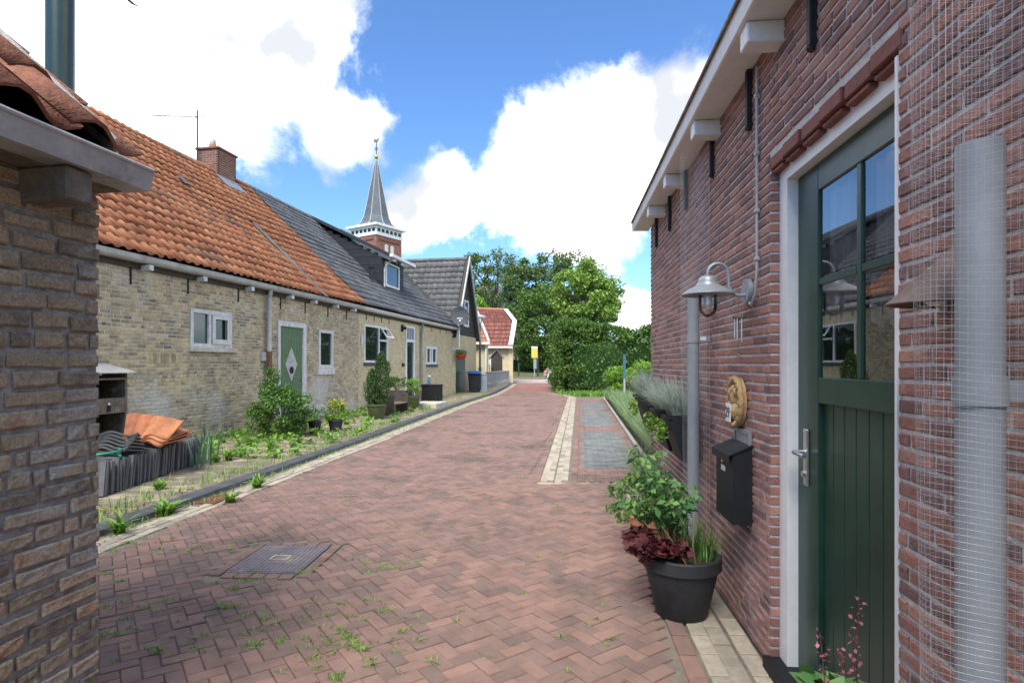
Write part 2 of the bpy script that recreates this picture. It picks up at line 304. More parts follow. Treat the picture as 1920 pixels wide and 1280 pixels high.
# ---- pieces: the nearest become objects of their own, the rest one joined part
def pieces(name, stuff_name, variants, places, parent, mat, n_single, wm):
    """variants: list of (verts, faces); places: list of (variant index, 4x4 matrix in the parent's space)"""
    P = sorted(places, key=lambda p: (wm @ p[1].translation - Vector((0,0,1.5))).length)
    meshes = {}
    for vi, mt in P[:n_single]:
        if vi not in meshes:
            me = bpy.data.meshes.new(name); me.from_pydata(variants[vi][0], [], variants[vi][1]); me.update(); meshes[vi] = me
            if len(variants[vi]) > 2: 
                for p in me.polygons: p.use_smooth = True
        o = link(name, meshes[vi], mat, parent); o.matrix_basis = mt
    rest = P[n_single:]
    if not rest: return
    Vs = []; Fs = []; off = 0
    va = [np.array(v[0], np.float64) for v in variants]
    for vi, mt in rest:
        A = np.array(mt); Vs.append(va[vi] @ A[:3,:3].T + A[:3,3]); Fs += [tuple(i+off for i in f) for f in variants[vi][1]]; off += len(va[vi])
    me = bpy.data.meshes.new(stuff_name); me.from_pydata(np.concatenate(Vs).tolist(), [], Fs); me.update()
    if len(variants[0]) > 2:
        for p in me.polygons: p.use_smooth = True
    stuff(link(stuff_name, me, mat, parent))
def block_variant(seed, bev=0.006, depth=0.05, rough=0.0, grid=(1,1), ends=0.0):
    """unit block: x,z in +-0.5 (scaled later by size), front face at y=0 going back to y=+depth; real bevels are given in absolute size afterwards"""
    return (seed, bev, depth, rough, grid)
def brick_mesh(L, H, seed, bev, depth, rough, nx=1, nz=1):
    r = random.Random(seed); V = []; Fc = []
    xs = [-L/2+bev+(L-2*bev)*i/nx for i in range(nx+1)]; zs = [-H/2+bev+(H-2*bev)*i/nz for i in range(nz+1)]
    for z in zs:
        for x in xs:
            V.append((x+r.uniform(-rough, rough)*0.5, r.uniform(-rough, rough), z+r.uniform(-rough, rough)*0.5))
    n = nx+1
    for k in range(nz):
        for i in range(nx): a = k*n+i; Fc.append((a, a+1, a+n+1, a+n))
    loop = [i for i in range(n)]+[k*n+nx for k in range(1, nz+1)]+[nz*n+i for i in range(nx-1, -1, -1)]+[k*n for k in range(nz-1, 0, -1)]
    def ring(y, grow):
        base = len(V)
        for i in loop:
            x, _, z = V[i]; gx = grow if x > L/2-bev*1.6-rough else (-grow if x < -L/2+bev*1.6+rough else 0); gz = grow if z > H/2-bev*1.6-rough else (-grow if z < -H/2+bev*1.6+rough else 0)
            V.append((x+gx, y+(r.uniform(-rough, rough)*0.5 if y < depth else 0), z+gz))
        return list(range(base, base+len(loop)))
    r1 = ring(bev, bev); r2 = ring(depth, bev)
    for A, B in ((loop, r1), (r1, r2)):
        for j in range(len(loop)): k = (j+1) % len(loop); Fc.append((A[k], A[j], B[j], B[k]))
    return V, Fc
def brick_field(x0, x1, z0, z1, L, c, J, openings, seed, jit=0.0, mixhead=0.0, rag=None):
    """running bond as (cx, cz, len, height, row); openings are (xa, xb, za, zb)"""
    r = random.Random(seed); out = []; row = 0; z = z0
    while z+c*0.6 < z1:
        h = c-J; zc = z+c/2
        segs = [(x0, x1)]
        for a, b, za, zb in openings:
            if za-0.2*c < zc < zb+0.2*c:
                ns = []
                for s, e in segs:
                    if b <= s or a >= e: ns.append((s, e)); continue
                    if a > s: ns.append((s, a))
                    if b < e: ns.append((b, e))
                segs = ns
        header = r.random() < mixhead
        step = L/2 if header else L
        off = (row % 2)*L/2+ (L/4 if header else 0) + r.uniform(-1,1)*jit*2
        for s, e in segs:
            k = math.floor((s-x0-off)/step); edges = [s]
            while True:
                k += 1; xe = x0+off+k*step+r.uniform(-jit, jit)
                if xe > e-0.035: break
                if xe > s+0.035: edges.append(xe)
            edges.append(e)
            for a, b in zip(edges[:-1], edges[1:]):
                if b-a > 0.03: out.append(((a+b)/2, zc+r.uniform(-jit, jit)*0.12, b-a-J, h+r.uniform(-jit,jit)*0.15, row))
        row += 1; z += c
    return out
def lay_bricks(parent, field, wm, mat, face_y, sign, n_single, bev, depth, rough, nx, nz, names=('brick','brick_courses'), tilt=0.0, seed=1, skip=None):
    """sign=+1: outward is -y (bricks go back to +y); sign=-1: outward is +y"""
    r = random.Random(seed)
    if not field: return
    Ls = sorted(f[2] for f in field); Lm = Ls[len(Ls)//2]; Hm = field[0][3]
    classes = [Lm, Lm*0.75, Lm*0.5, Lm*0.27]; variants = []
    for ci, cl in enumerate(classes):
        for s in range(4): variants.append(brick_mesh(cl, Hm, seed*100+ci*10+s, bev, depth, rough, max(1, round(nx*cl/Lm)), nz))
    places = []
    for cx, cz, ln, h, row in field:
        ci = min(range(4), key=lambda i: abs(classes[i]-ln)); vi = ci*4+r.randrange(4)
        m = Matrix.Translation((cx, face_y+sign*r.uniform(-1,1)*rough*0.8-sign*r.random()*tilt*0.05, cz)) @ Matrix.Rotation(r.uniform(-1,1)*tilt, 4, 'Y') @ Matrix.Diagonal((ln/classes[ci]*(1 if sign > 0 else -1), sign, h/Hm, 1))
        places.append((vi, m))
    if sign < 0: pass
    pieces(names[0], names[1], variants, places, parent, mat, n_single, wm)
def wall_body(x0, x1, z0, z1, yf, yb, openings):
    """slab with openings cut through: front at yf, back at yb"""
    mb = MB(); xs = sorted({x0, x1}|{min(max(q, x0), x1) for o in openings for q in o[:2]}); zs = sorted({z0, z1}|{min(max(q, z0), z1) for o in openings for q in o[2:]})
    for a, b in zip(xs[:-1], xs[1:]):
        for c, d in zip(zs[:-1], zs[1:]):
            mx_, mz_ = (a+b)/2, (c+d)/2
            if any(o[0] < mx_ < o[1] and o[2] < mz_ < o[3] for o in openings): continue
            mb.quad((a,yf,c),(b,yf,c),(b,yf,d),(a,yf,d)); mb.quad((a,yb,c),(b,yb,c),(b,yb,d),(a,yb,d))
    for a, b, c, d in openings:
        mb.quad((a,yf,c),(a,yb,c),(a,yb,d),(a,yf,d)); mb.quad((b,yf,c),(b,yb,c),(b,yb,d),(b,yf,d)); mb.quad((a,yf,d),(b,yf,d),(b,yb,d),(a,yb,d)); mb.quad((a,yf,c),(b,yf,c),(b,yb,c),(a,yb,c))
    mb.quad((x0,yf,z0),(x0,yb,z0),(x0,yb,z1),(x0,yf,z1)); mb.quad((x1,yf,z0),(x1,yb,z0),(x1,yb,z1),(x1,yf,z1)); mb.quad((x0,yf,z1),(x1,yf,z1),(x1,yb,z1),(x0,yb,z1))
    return mb
# ---- roof tiles: S-shaped pantile, x across, y up the slope, z out of the roof
def pantile(w, l, seed, h=0.045, n=8, flat=False):
    r = random.Random(seed); V = []; Fc = []; th = 0.014
    prof = []
    for i in range(n+1):
        a = i/n
        z = (h*0.5*(1+math.cos(2*math.pi*(a*1.0-0.28))) if not flat else h*(0.9*math.exp(-((a-0.14)/0.10)**2)))
        prof.append((a*w*1.1-w*0.05, z))
    lift = 0.020+r.uniform(-.003, .004)
    for y, dz in ((0, lift), (l*1.12, 0.0)):
        for x, z in prof: V.append((x, y, z+dz))
    for x, z in prof: V.append((x, 0.004, z+lift-th))
    m = n+1
    for i in range(n):
        Fc.append((i, i+1, m+i+1, m+i)); Fc.append((i+1, i, 2*m+i, 2*m+i+1))
    return V, Fc, True
def lay_tiles(parent, wm, w, l, nx, ny, frame, mat, n_single, seed, skip=None, flat=False, h=0.045, x_off=0.0, wavy=1.0):
    """frame: Matrix taking (across, up slope, out) to the parent's space"""
    r = random.Random(seed); var = [pantile(w, l, seed*50+s, h, 8, flat) for s in range(5)]; places = []
    for j in range(ny):
        for i in range(nx):
            x = x_off+i*w; y = j*l
            if skip and skip(x+w/2, y+l/2): continue
            m = frame @ Matrix.Translation((x+r.uniform(-.006,.006), y+r.uniform(-.014,.014), r.uniform(-.004,.006)+wavy*(0.022*math.sin(x*0.9+1)+0.018*math.sin(y*1.9+x*0.6)-0.03*math.sin(math.pi*min(1,y/5.8))))) @ Matrix.Rotation(r.uniform(-1,1)*0.02, 4, 'Z')
            places.append((r.randrange(5), m))
    pieces('roof_tile', 'roof_tile_rows', var, places, parent, mat, n_single, wm)
# ---- foliage
def leaf_arrays(C, size, up=0.3, aspect=0.5, D=None, spread=1.0):
    """one folded four-corner leaf at each centre"""
    C = np.asarray(C, np.float64); n = len(C)
    d = nr.normal(size=(n,3)); d /= np.linalg.norm(d, axis=1, keepdims=True)
    if D is not None: d = d*spread+D; d /= np.linalg.norm(d, axis=1, keepdims=True)
    nn = nr.normal(size=(n,3)); nn[:,2] += up*3; a = np.cross(d, nn); a /= np.linalg.norm(a, axis=1, keepdims=True)+1e-9
    b = np.cross(a, d); s = (size*nr.uniform(0.6, 1.35, n))[:,None]
    V = np.stack([C-d*s*0.5, C+a*s*aspect*0.5+b*s*0.1, C+d*s*0.5, C-a*s*aspect*0.5+b*s*0.1], 1).reshape(-1,3)
    return V, np.arange(4*n).reshape(-1,4)
def leaves(name, C, size, mat, parent=None, **k):
    V, Fq = leaf_arrays(C, size, **k); return link(name, np_mesh(name, V, Fq), mat, parent)
def blob_pts(n, c, r, shell=0.45):
    d = nr.normal(size=(n,3)); d /= np.linalg.norm(d, axis=1, keepdims=True); k = nr.uniform(0,1,n)[:,None]**shell
    return np.asarray(c)+d*k*np.asarray(r)
def clumps(n, c, r, k, cr, flatten=0.8, low=-0.6):
    """leaf centres gathered in k clumps spread through an ellipsoid"""
    out = []; cc = []
    for i in range(k):
        while True:
            p = nr.normal(size=3); p /= np.linalg.norm(p); p *= nr.uniform(0.35, 1)**0.5
            if p[2] > low: break
        q = np.asarray(c)+p*np.asarray(r); cc.append(q); s = cr*nr.uniform(0.65, 1.3)
        out.append(blob_pts(int(n/k), q, (s, s, s*flatten), 0.4))
    return np.concatenate(out), cc
def blades(name, bases, length, width, mat, parent=None, lean=0.5, seg=3, dirs=None, up=1.0, droop=0.6):
    """grass-like blades: bent tapering strips"""
    B = np.asarray(bases, np.float64); n = len(B); az = nr.uniform(0, 2*np.pi, n); le = lean*nr.uniform(0.2, 1, n); L = length*nr.uniform(0.55, 1.15, n)
    h = np.stack([np.cos(az), np.sin(az), 0*az], 1)
    if dirs is not None: h = h*0.6+np.asarray(dirs); h[:,2] = 0
    side = np.stack([-np.sin(az), np.cos(az), 0*az], 1); V = []
    for k in range(seg+1):
        t = k/seg; p = B+h*(le*L*t**1.6)[:,None]; p[:,2] += L*up*(t-droop*le*t*t)
        w = (width*(1-t)**0.7*0.5+0.0004); V += [p-side*w, p+side*w]
    V = np.stack(V, 1).reshape(-1,3); m = 2*(seg+1); base = (np.arange(n)*m)[:,None]
    Fq = np.concatenate([base+np.array([[2*k, 2*k+1, 2*k+3, 2*k+2]]) for k in range(seg)], 0)
    return link(name, np_mesh(name, V, Fq), mat, parent)
# ================================================================== the setting: ground, street, pavements
g = MB().quad((-900,-60,-0.06),(900,-60,-0.06),(900,1600,-0.06),(-900,1600,-0.06)).build('ground', 'ground'); struct(g)
KX = [(-60,-4.6),(0,-4.2),(2.5,-3.92),(5.2,-3.58),(11.7,-2.85),(13.7,-2.68),(21.6,-1.88),(29.1,-0.9),(37,-0.35),(46,0.1)]   # (Y, X) street side of the left kerb
def lerp(tab, y):
    for (a, xa), (b, xb) in zip(tab[:-1], tab[1:]):
        if y <= b: return xa+(xb-xa)*(y-a)/(b-a)
    return tab[-1][1]
kerbx = lambda y: lerp(KX, y)
def rightx(y):                  # right edge of the herringbone
    if y < 7.22: return 0.83+0.095*(y-2.68)
    if y < 25.8: return 0.25+0.118*(y-7.27)
    return lerp([(25.8,2.44),(28.5,2.35),(31,2.2),(36,2.5),(46,3.0)], y)
road = MB(); ys = [-12+0.5*i for i in range(117)]
for a, b in zip(ys[:-1], ys[1:]): road.quad((kerbx(a)-0.1,a,-0.012),(5.5,a,-0.012),(5.5,b,-0.012),(kerbx(b)-0.1,b,-0.012))
road = road.build('road', 'joint'); struct(road)
I4 = Matrix.Identity(4)
def paver_var(L, Wd, seed, bev=0.004, h=0.05):
    V, Fc = brick_mesh(L, Wd, seed, bev, h, 0.0012, 1, 1)
    return [(x, z, -y) for x, y, z in V], Fc
def pave(parent, mat, spots, L, Wd, n_single, seed, z=0.0, tilt=0.012, names=('paver','paver_field'), wm=I4):
    r = random.Random(seed); var = [paver_var(L, Wd, seed*10+s) for s in range(5)]; P = []
    for x, y, a, sx in spots:
        P.append((r.randrange(5), Matrix.Translation((x, y, z+r.uniform(-.003,.003)+0.005*math.sin(x*1.9+0.7*y)*math.cos(y*1.1-x))) @ Matrix.Rotation(a+r.uniform(-1,1)*tilt, 4, 'Z') @ Matrix.Rotation(r.uniform(-1,1)*0.012, 4, 'X') @ Matrix.Rotation(r.uniform(-1,1)*0.008, 4, 'Y') @ Matrix.Diagonal((sx,1,1,1))))
    pieces(names[0], names[1], var, P, parent, mat, n_single, wm)
MH = (-1.79, 4.40)              # manhole
ang = R(36); ca, sa = math.cos(ang), math.sin(ang); wd = 0.085; spots = []
for i in range(-380, 500):
    for j in range(-380, 500):
        k = (i-j) % 4
        if k == 0: cx, cy, a = i+1, j+0.5, 0
        elif k == 2: cx, cy, a = i+0.5, j, math.pi/2
        else: continue
        x = (cx*ca-cy*sa)*wd; y = (cx*sa+cy*ca)*wd
        if y < 1.0 or y > 31: continue
        if x < kerbx(y)+0.42 or x > rightx(y)-0.02: continue
        if abs(x-MH[0]) < 0.385 and abs(y-MH[1]) < 0.42: continue
        if y < 3 and abs(x) > y*0.95+0.3: continue
        spots.append((x, y, ang+a, 1))
pave(road, 'paver', spots, 0.1655, 0.0805, 300, 11)
# red soldier row and tan pavers along the right-hand house
sp = []; y = 1.2
while y < 7.1:
    sp.append((rightx(y)+0.055, y, R(84.6), 1)); y += 0.205
pave(road, 'paver', sp, 0.195, 0.093, 40, 12, names=('edge_paver','edge_paver_row'))
sp = []; y = 1.0
while y < 6.6:
    for k in range(3): sp.append((rightx(y)+0.165+k*0.105, y+(0.1 if k % 2 else 0), R(84.6), 1))
    y += 0.205
pave(road, 'tan_paver', sp, 0.195, 0.095, 90, 13, names=('tan_paver','tan_paver_rows'))
# tan drain strip, its red edges, and the grey panels beyond it
def along(x0, slope, ya, yb, off, step=0.205): 
    n = int((yb-ya)/step); return [(x0+slope*(ya+step*(i+.5)-7.27)+off, ya+step*(i+.5), math.atan2(1, slope), 1) for i in range(n)]
sp = []
for k in range(4): sp += [(x, y+(0.1 if k % 2 else 0), a, s) for x, y, a, s in along(0.40, 0.118, 7.3, 25.8, 0.094*k)]
for i in range(30):            # the strip bends away to the left at the far end
    t = i/29; x = 2.62-1.3*t**1.6; y = 25.9+5.2*t
    for k in range(3): sp.append((x+0.1*k, y, math.atan2(1, -0.25-0.4*t), 1))
sp += [(0.42+0.205*i, 7.2, 0, 1) for i in range(6)]
pave(road, 'tan_paver', sp, 0.195, 0.088, 120, 14, names=('drain_paver','drain_paver_rows'))
sp = along(0.30, 0.118, 7.3, 25.6, 0)
for k in range(2): sp += along(0.79, 0.121, 7.3, 24.4, 0.1*k)
for k in range(2): sp += along(1.70, 0.121, 7.3, 24.4, 0.1*k)
for ya, yb in ((7.3,8.22),(12.75,13.75),(18.1,18.8),(22.8,24.4)):
    y = ya
    while y < yb-0.05:
        x = 0.99+0.121*(y-7.27)
        for i in range(4): sp.append((x+0.1+0.2*i-0.1*(int((y-ya)/0.1) % 2), y+0.05, 0, 1))
        y += 0.1
pave(road, 'paver', sp, 0.195, 0.09, 80, 15, names=('edge_brick','edge_brick_rows'))
sp = []
for ya, yb in ((8.24,12.73),(13.78,18.08),(18.82,22.78)):
    y = ya; r_ = 0
    while y < yb-0.05:
        x = 0.985+0.121*(y-7.27)
        for i in range(4): sp.append((x+0.06+0.2*i-0.1*(r_ % 2)+0.04, y+0.05, 0, 1))
        y += 0.1; r_ += 1
pave(road, 'grey_paver', sp, 0.195, 0.093, 120, 16, names=('grey_paver','grey_paver_panel'))
# left kerb, tan gutter rows and the yellow footway up to the houses
kb = MB()
for a, b in zip(ys[:-1], ys[1:]):
    xa, xb = kerbx(a), kerbx(b)
    kb.quad((xa-0.20,a,0.05),(xa-0.02,a,0.04),(xb-0.02,b,0.04),(xb-0.20,b,0.05)); kb.quad((xa-0.02,a,0.04),(xa,a,-0.02),(xb,b,-0.02),(xb-0.02,b,0.04)); kb.quad((xa-0.2,a,0.05),(xa-0.2,a,-0.02),(xb-0.2,b,-0.02),(xb-0.2,b,0.05))
struct(kb.build('kerb', 'kerb'))
sp = []; y = 1.0
while y < 44:
    for k in range(3):
        if not (6.1 < y < 6.62 and k < 2): sp.append((kerbx(y)+0.13+0.1*k, y+(0.1 if k % 2 else 0), math.atan2(0.2, kerbx(y+0.2)-kerbx(y)), 1))
    y += 0.205
pave(road, 'tan_paver', sp, 0.195, 0.088, 100, 17, names=('gutter_paver','gutter_paver_rows'))
LX = lambda y: -8.05+0.185*y
walk = MB()
for a, b in zip(ys[:-1], ys[1:]): walk.quad((kerbx(a)-0.2,a,0.025),(LX(a)-0.2,a,0.025),(LX(b)-0.2,b,0.055),(kerbx(b)-0.2,b,0.055))
walk = walk.build('footway', 'joint'); struct(walk)
sp = []; y = 3.0; r_ = 0
while y < 31:
    x = kerbx(y)-0.26; i = 0
    while x > LX(y)+0.05:
        sp.append((x-0.1-(0.1 if r_ % 2 else 0), y, 0.12, 1)); x -= 0.202
    y += 0.098; r_ += 1
pave(walk, 'walk_paver', sp, 0.193, 0.09, 200, 18, z=0.045, names=('footway_paver','footway_paver_rows'))
far = MB()
for a, b in zip(ys[:-1], ys[1:]):
    if a < 30.5: continue
    far.quad((kerbx(a)+0.42,a,0.0),(rightx(a),a,0.0),(rightx(b),b,0.0),(kerbx(b)+0.42,b,0.0))
struct(far.build('street_end', 'far_road'))
struct(MB().quad((-60,46,0.004),(60,46,0.004),(60,57,0.004),(-60,57,0.004)).build('cross_street', 'pale_road'))
struct(MB().box(-60,60,57,61,-0.05,0.10).build('far_pavement', 'far_road'))
bank = MB(); bank.quad((-60,61,0.1),(60,61,0.1),(60,75,0.6),(-60,75,0.6)); bank.quad((-60,75,0.6),(60,75,0.6),(60,120,0.7),(-60,120,0.7))
struct(bank.build('grass_bank', 'ground'))
# manhole cover with its brick collar
mh = thing('manhole_cover', 'square patterned manhole cover set among red herringbone pavers', 'manhole', (MH[0], MH[1], 0), R(-3)); mh.scale = (0.89,0.89,1)
MB().box(-0.30,0.30,-0.34,0.34,-0.03,0.002).build('frame', 'manhole', mh)
lid = MB().box(-0.285,0.285,-0.325,0.325,-0.02,0.004); 
lid.build('lid', 'manhole', mh)
st = MB()
for i in range(15):
    for j in range(17):
        x = -0.27+i*0.0385; y = -0.308+j*0.0385
        if abs(x) < 0.10 and abs(y) < 0.08: continue
        st.bbox(x-0.015,x+0.015,y-0.015,y+0.015,0.003,0.009,0.003)
st.build('raised_studs', 'manhole', mh)
em = MB(); em.box(-0.085,0.085,-0.06,-0.04,0.003,0.011).box(-0.085,0.085,0.04,0.06,0.003,0.011).box(-0.085,-0.06,-0.04,0.04,0.003,0.011).box(0.06,0.085,-0.04,0.04,0.003,0.011); em.build('emblem', 'tan_paver', mh)
for i in range(7):
    for sx in (-1,1): MB().bbox(sx*0.36-0.045,sx*0.36+0.045,-0.40+i*0.115,-0.40+i*0.115+0.107,-0.04,0.002,0.004).build('collar_brick', 'paver', mh)
for i in range(5):
    for sy in (-1,1): MB().bbox(-0.29+i*0.118,-0.29+i*0.118+0.11,sy*0.40-0.045,sy*0.40+0.045,-0.04,0.002,0.004).build('collar_brick', 'paver', mh)
gx, gy = kerbx(6.36)+0.13, 6.36
dg = thing('drain_grate', 'rusty iron drain grate in the gutter beside the dark kerb', 'drain', (gx, gy, 0), math.atan2(-0.11, 1))
MB().box(-0.12,0.12,-0.23,0.23,-0.08,-0.03).build('pit', 'black', dg)
for k in range(9): MB().bbox(-0.115,0.115,-0.21+k*0.05,-0.21+k*0.05+0.024,-0.03,0.004,0.003).build('bar', 'rust', dg)
MB().box(-0.13,-0.115,-0.24,0.24,-0.03,0.005).box(0.115,0.13,-0.24,0.24,-0.03,0.005).build('rim', 'rust', dg)

# ================================================================== right-hand house (red brick, green door)
RA = math.atan2(0.9959, 0.0906)
RH = thing('brick_house', 'dark red brick house with white gutter and green front door', 'house', (1.02,0,0), RA)
RW = Matrix.Translation((1.02,0,0)) @ Matrix.Rotation(RA, 4, 'Z')
DO = (1.75, 2.83, -0.1, 2.52)
RE = 6.70
wb = wall_body(-2.5, RE-0.006, 0, 3.12, -0.006, -0.30, [DO]); wall = wb.build('wall', 'red_mortar', RH)
fld = brick_field(-2.5, RE, 0.0, 3.1, 0.215, 0.05, 0.013, [DO], 5, jit=0.006, mixhead=0.12)
lay_bricks(wall, fld, RW, 'red_brick', 0.0, -1, 300, 0.004, 0.05, 0.0018, 3, 1, tilt=0.010, seed=5)
# far reveal of the doorway: header bricks on edge
for k in range(50):
    MB().bbox(DO[1]-0.006,DO[1]+0.05,-0.11,-0.004,0.05*k+0.006,0.05*k+0.045,0.003).build('reveal_brick', 'red_brick', wall)
# end wall and back (round the corner)
MB().box(RE-0.30,RE-0.013,-6.0,-0.30,0,3.12).build('end_wall', 'red_mortar', RH)
ef = brick_field(-6.0, 0.0, 0.0, 3.1, 0.215, 0.05, 0.011, [], 6, jit=0.006)
ew = MB()
for cx, cz, ln, h, row in ef: ew.box(RE-0.05, RE, cx-ln/2, cx+ln/2, cz-h/2, cz+h/2)
stuff(ew.build('end_wall_bricks', 'red_brick', RH, fix=False))
# lintel: stepped dark red bricks over the door
for k in range(6):
    a = 1.72+k*0.19; MB().bbox(a,a+0.178,-0.10,0.004-0.008*(k%2),2.462,2.522,0.004).build('lintel_brick', 'lintel_brick', wall)
    MB().bbox(a+0.03,a+0.185,-0.09,-0.014,2.44,2.458,0.003).build('lintel_brick', 'lintel_brick', wall)
# eaves: boxed gutter, white blocks, straps
gt = MB(); gt.prism([(0.0,3.10),(0.175,3.10),(0.185,3.105),(0.20,3.19),(0.185,3.19),(0.17,3.125),(0.0,3.125)], -2.5, RE+0.12, lambda a,b,y:(y,a,b)); gt.build('gutter', 'white', RH)
MB().prism([(0.188,3.186),(0.215,3.186),(0.215,3.205),(0.188,3.205)], -2.5, RE+0.13, lambda a,b,y:(y,a,b)).build('gutter_rim', 'wood_old', RH)
MB().box(RE+0.121,RE+0.135,0.0,0.20,3.095,3.195).build('gutter_end', 'white', RH)
for t in (0.66, 1.68, 2.70, 3.78, 4.84, 5.80): MB().bbox(t-0.055,t+0.055,-0.05,0.165,3.00,3.098,0.006).build('eave_block', 'white', RH)
for t in (2.32, 3.11, 3.89, 4.71, 5.44, 6.22):
    sm = MB().bbox(t-0.018,t+0.018,-0.01,0.028,2.79,3.10,0.004); sm.tube([(t,0.01,2.79),(t,0.02,2.775)],0.016,8); sm.build('wall_anchor', 'iron', RH)
rf = MB(); rf.prism([(0.19,3.2),(-3.2,5.9),(-6.4,3.2),(-6.4,3.12),(-3.2,5.8),(0.15,3.12)], -2.5, RE+0.1, lambda a,b,y:(y,a,b)); rf.build('roof', 'dark_tile', RH)
MB().prism([(0,3.12),(-3.1,5.75),(-6.2,3.12)], RE-0.3, RE-0.02, lambda a,b,y:(y,a,b)).build('gable', 'red_brick', RH)
# doorway
MB().box(DO[1]-0.10,DO[1]-0.006,-0.16,-0.046,0.06,2.455).build('door_jamb', 'white', RH)
MB().box(1.744,1.80,-0.16,-0.046,0.06,2.455).box(1.738,1.752,-0.05,0.005,0.06,2.44).build('door_jamb', 'white', RH)
MB().box(1.80,DO[1]-0.10,-0.16,-0.046,2.385,2.455).build('door_head', 'white', RH)
MB().box(1.74,DO[1]+0.01,-0.2,0.03,-0.02,0.058).build('threshold', 'black', RH)
MB().box(1.70,DO[1],-0.35,-0.165,0,2.52).quad((0,0,0),(0,0,0),(0,0,0)) if False else None
dl = MB(); T0, T1 = 1.76, 2.728; yf, yb = -0.095, -0.15
for a, b, c, d in ((2.515,T1,0.07,2.383),(T0,1.858,0.07,2.383),(1.858,2.515,2.262,2.383),(1.858,2.515,1.330,1.443),(1.858,2.515,0.07,0.19)): dl.bbox(a,b,yb,yf,c,d,0.004)
door = dl.build('front_door', 'green_paint', RH); door['label'] = 'dark green boarded front door with four panes above'
for k in range(7):
    a = 1.858+k*0.0939; MB().bbox(a+0.0008,a+0.0931,-0.145,-0.118,0.185,1.335,0.004).build('board', 'green_paint', door)
MB().bbox(2.154,2.19,-0.13,-0.097,1.443,2.262,0.004).build('glazing_bar', 'green_paint', door)
MB().bbox(1.858,2.154,-0.13,-0.098,1.845,1.878,0.004).bbox(2.19,2.515,-0.13,-0.098,1.845,1.878,0.004).build('glazing_bar', 'green_paint', door)
for a, b in ((1.86,2.154),(2.19,2.513)):
    for c, d in ((1.443,1.845),(1.878,2.262)): MB().quad((a,-0.106,d),(b,-0.106,d),(b,-0.106,c),(a,-0.106,c)).build('pane', 'glass', door, fix=False)
hp = MB().bbox(2.60,2.645,-0.096,-0.083,0.945,1.205,0.005); hp.build('handle_plate', 'steel', door)
MB().tube([(2.622,-0.085,1.10),(2.622,-0.035,1.10),(2.61,-0.03,1.10),(2.50,-0.03,1.098)],0.010,10).build('lever', 'steel', door, smooth=40)
MB().tube([(2.622,-0.085,1.00),(2.622,-0.07,1.00)],0.014,12).build('lock_cylinder', 'steel', door)
# room behind the door with a curtain and a lace edging
rm = MB(); rm.quad((0.6,-2.2,0),(3.8,-2.2,0),(3.8,-2.2,2.6),(0.6,-2.2,2.6)); rm.quad((0.6,-0.3,0),(0.6,-2.2,0),(0.6,-2.2,2.6),(0.6,-0.3,2.6)); rm.quad((3.8,-0.3,0),(3.8,-2.2,0),(3.8,-2.2,2.6),(3.8,-0.3,2.6)); rm.quad((0.6,-0.3,2.6),(3.8,-0.3,2.6),(3.8,-2.2,2.6),(0.6,-2.2,2.6)); rm.quad((0.6,-0.3,0.01),(3.8,-0.3,0.01),(3.8,-2.2,0.01),(0.6,-2.2,0.01))
rm.build('hall', 'room', RH, fix=False)
cu = MB(); n = 60
for k in range(n):
    xa, xb = 1.86+0.66*k/n, 1.86+0.66*(k+1)/n; w = lambda x: -0.15+0.010*math.sin(x*95)+0.006*math.sin(x*41)
    cu.quad((xa,w(xa),1.90),(xb,w(xb),1.90),(xb,w(xb),2.26),(xa,w(xa),2.26))
    zb = lambda x: 1.63+0.03*abs(math.sin(x*30)); 
    cu.quad((xa,w(xa)+0.02,zb(xa)),(xb,w(xb)+0.02,zb(xb)),(xb,w(xb)+0.02,1.83),(xa,w(xa)+0.02,1.83))
tag(cu.build('lace_curtain', 'lace', None, fix=False), 'white lace curtain with scalloped hem hanging behind the green door glass', 'curtain'); bpy.data.objects['lace_curtain'].matrix_world = RW
def rw(t, y, z): return RW @ Vector((t, y, z))
# wall lamp
lp = thing('wall_lamp', 'grey metal barn wall lamp with clear glass jar and swan-neck arm', 'lamp', rw(3.13,0,1.90), RA)
MB().tube([(0,0.002,0),(0,0.028,0)],0.068,24).build('wall_plate', 'grey_metal', lp, smooth=40)
arm = [(0,0.02,-0.02),(0,0.06,-0.022),(0,0.095,-0.01),(0,0.112,0.03),(0,0.115,0.09)]+[(0,0.170-0.055*math.cos(a),0.10+0.055*math.sin(a)) for a in [math.pi*k/8 for k in range(1,9)]]+[(0,0.225,0.07)]
MB().tube(arm,0.0095,10).build('arm', 'grey_metal', lp, smooth=50)
MB().lathe([(0.0,0.088),(0.035,0.086),(0.047,0.075),(0.05,0.052),(0.056,0.05),(0.062,0.035),(0.10,0.016),(0.14,-0.012),(0.141,-0.018),(0.10,0.008),(0.05,0.02)],32,(0,0.225,0)).build('shade', 'grey_metal', lp, smooth=40)
MB().lathe([(0.048,0.0),(0.05,-0.05),(0.05,-0.085),(0.042,-0.11),(0.022,-0.128),(0.0,-0.132)],24,(0,0.225,-0.008)).build('glass_jar', 'thin_glass', lp, smooth=True)
MB().lathe([(0.012,0.02),(0.014,-0.01),(0.026,-0.045),(0.022,-0.075),(0,-0.088)],14,(0,0.225,0)).build('bulb', 'white', lp, smooth=True)
cd = MB().tube([rw(2.98,0.012,3.05),rw(2.98,0.012,2.0),rw(3.0,0.014,1.87),rw(3.06,0.016,1.82),rw(3.11,0.014,1.84)],0.0075,8)
for z in (2.9,2.6,2.3,2.05): cd.bbox(-0.014,0.014,-0.012,0.012,-0.01,0.01,0.003,Matrix.Translation(rw(2.98,0.012,z)) @ Matrix.Rotation(RA,4,'Z'))
tag(cd.build('cable_conduit', 'zinc', None, smooth=40), 'thin grey cable conduit running down the brick wall to the lamp', 'conduit')
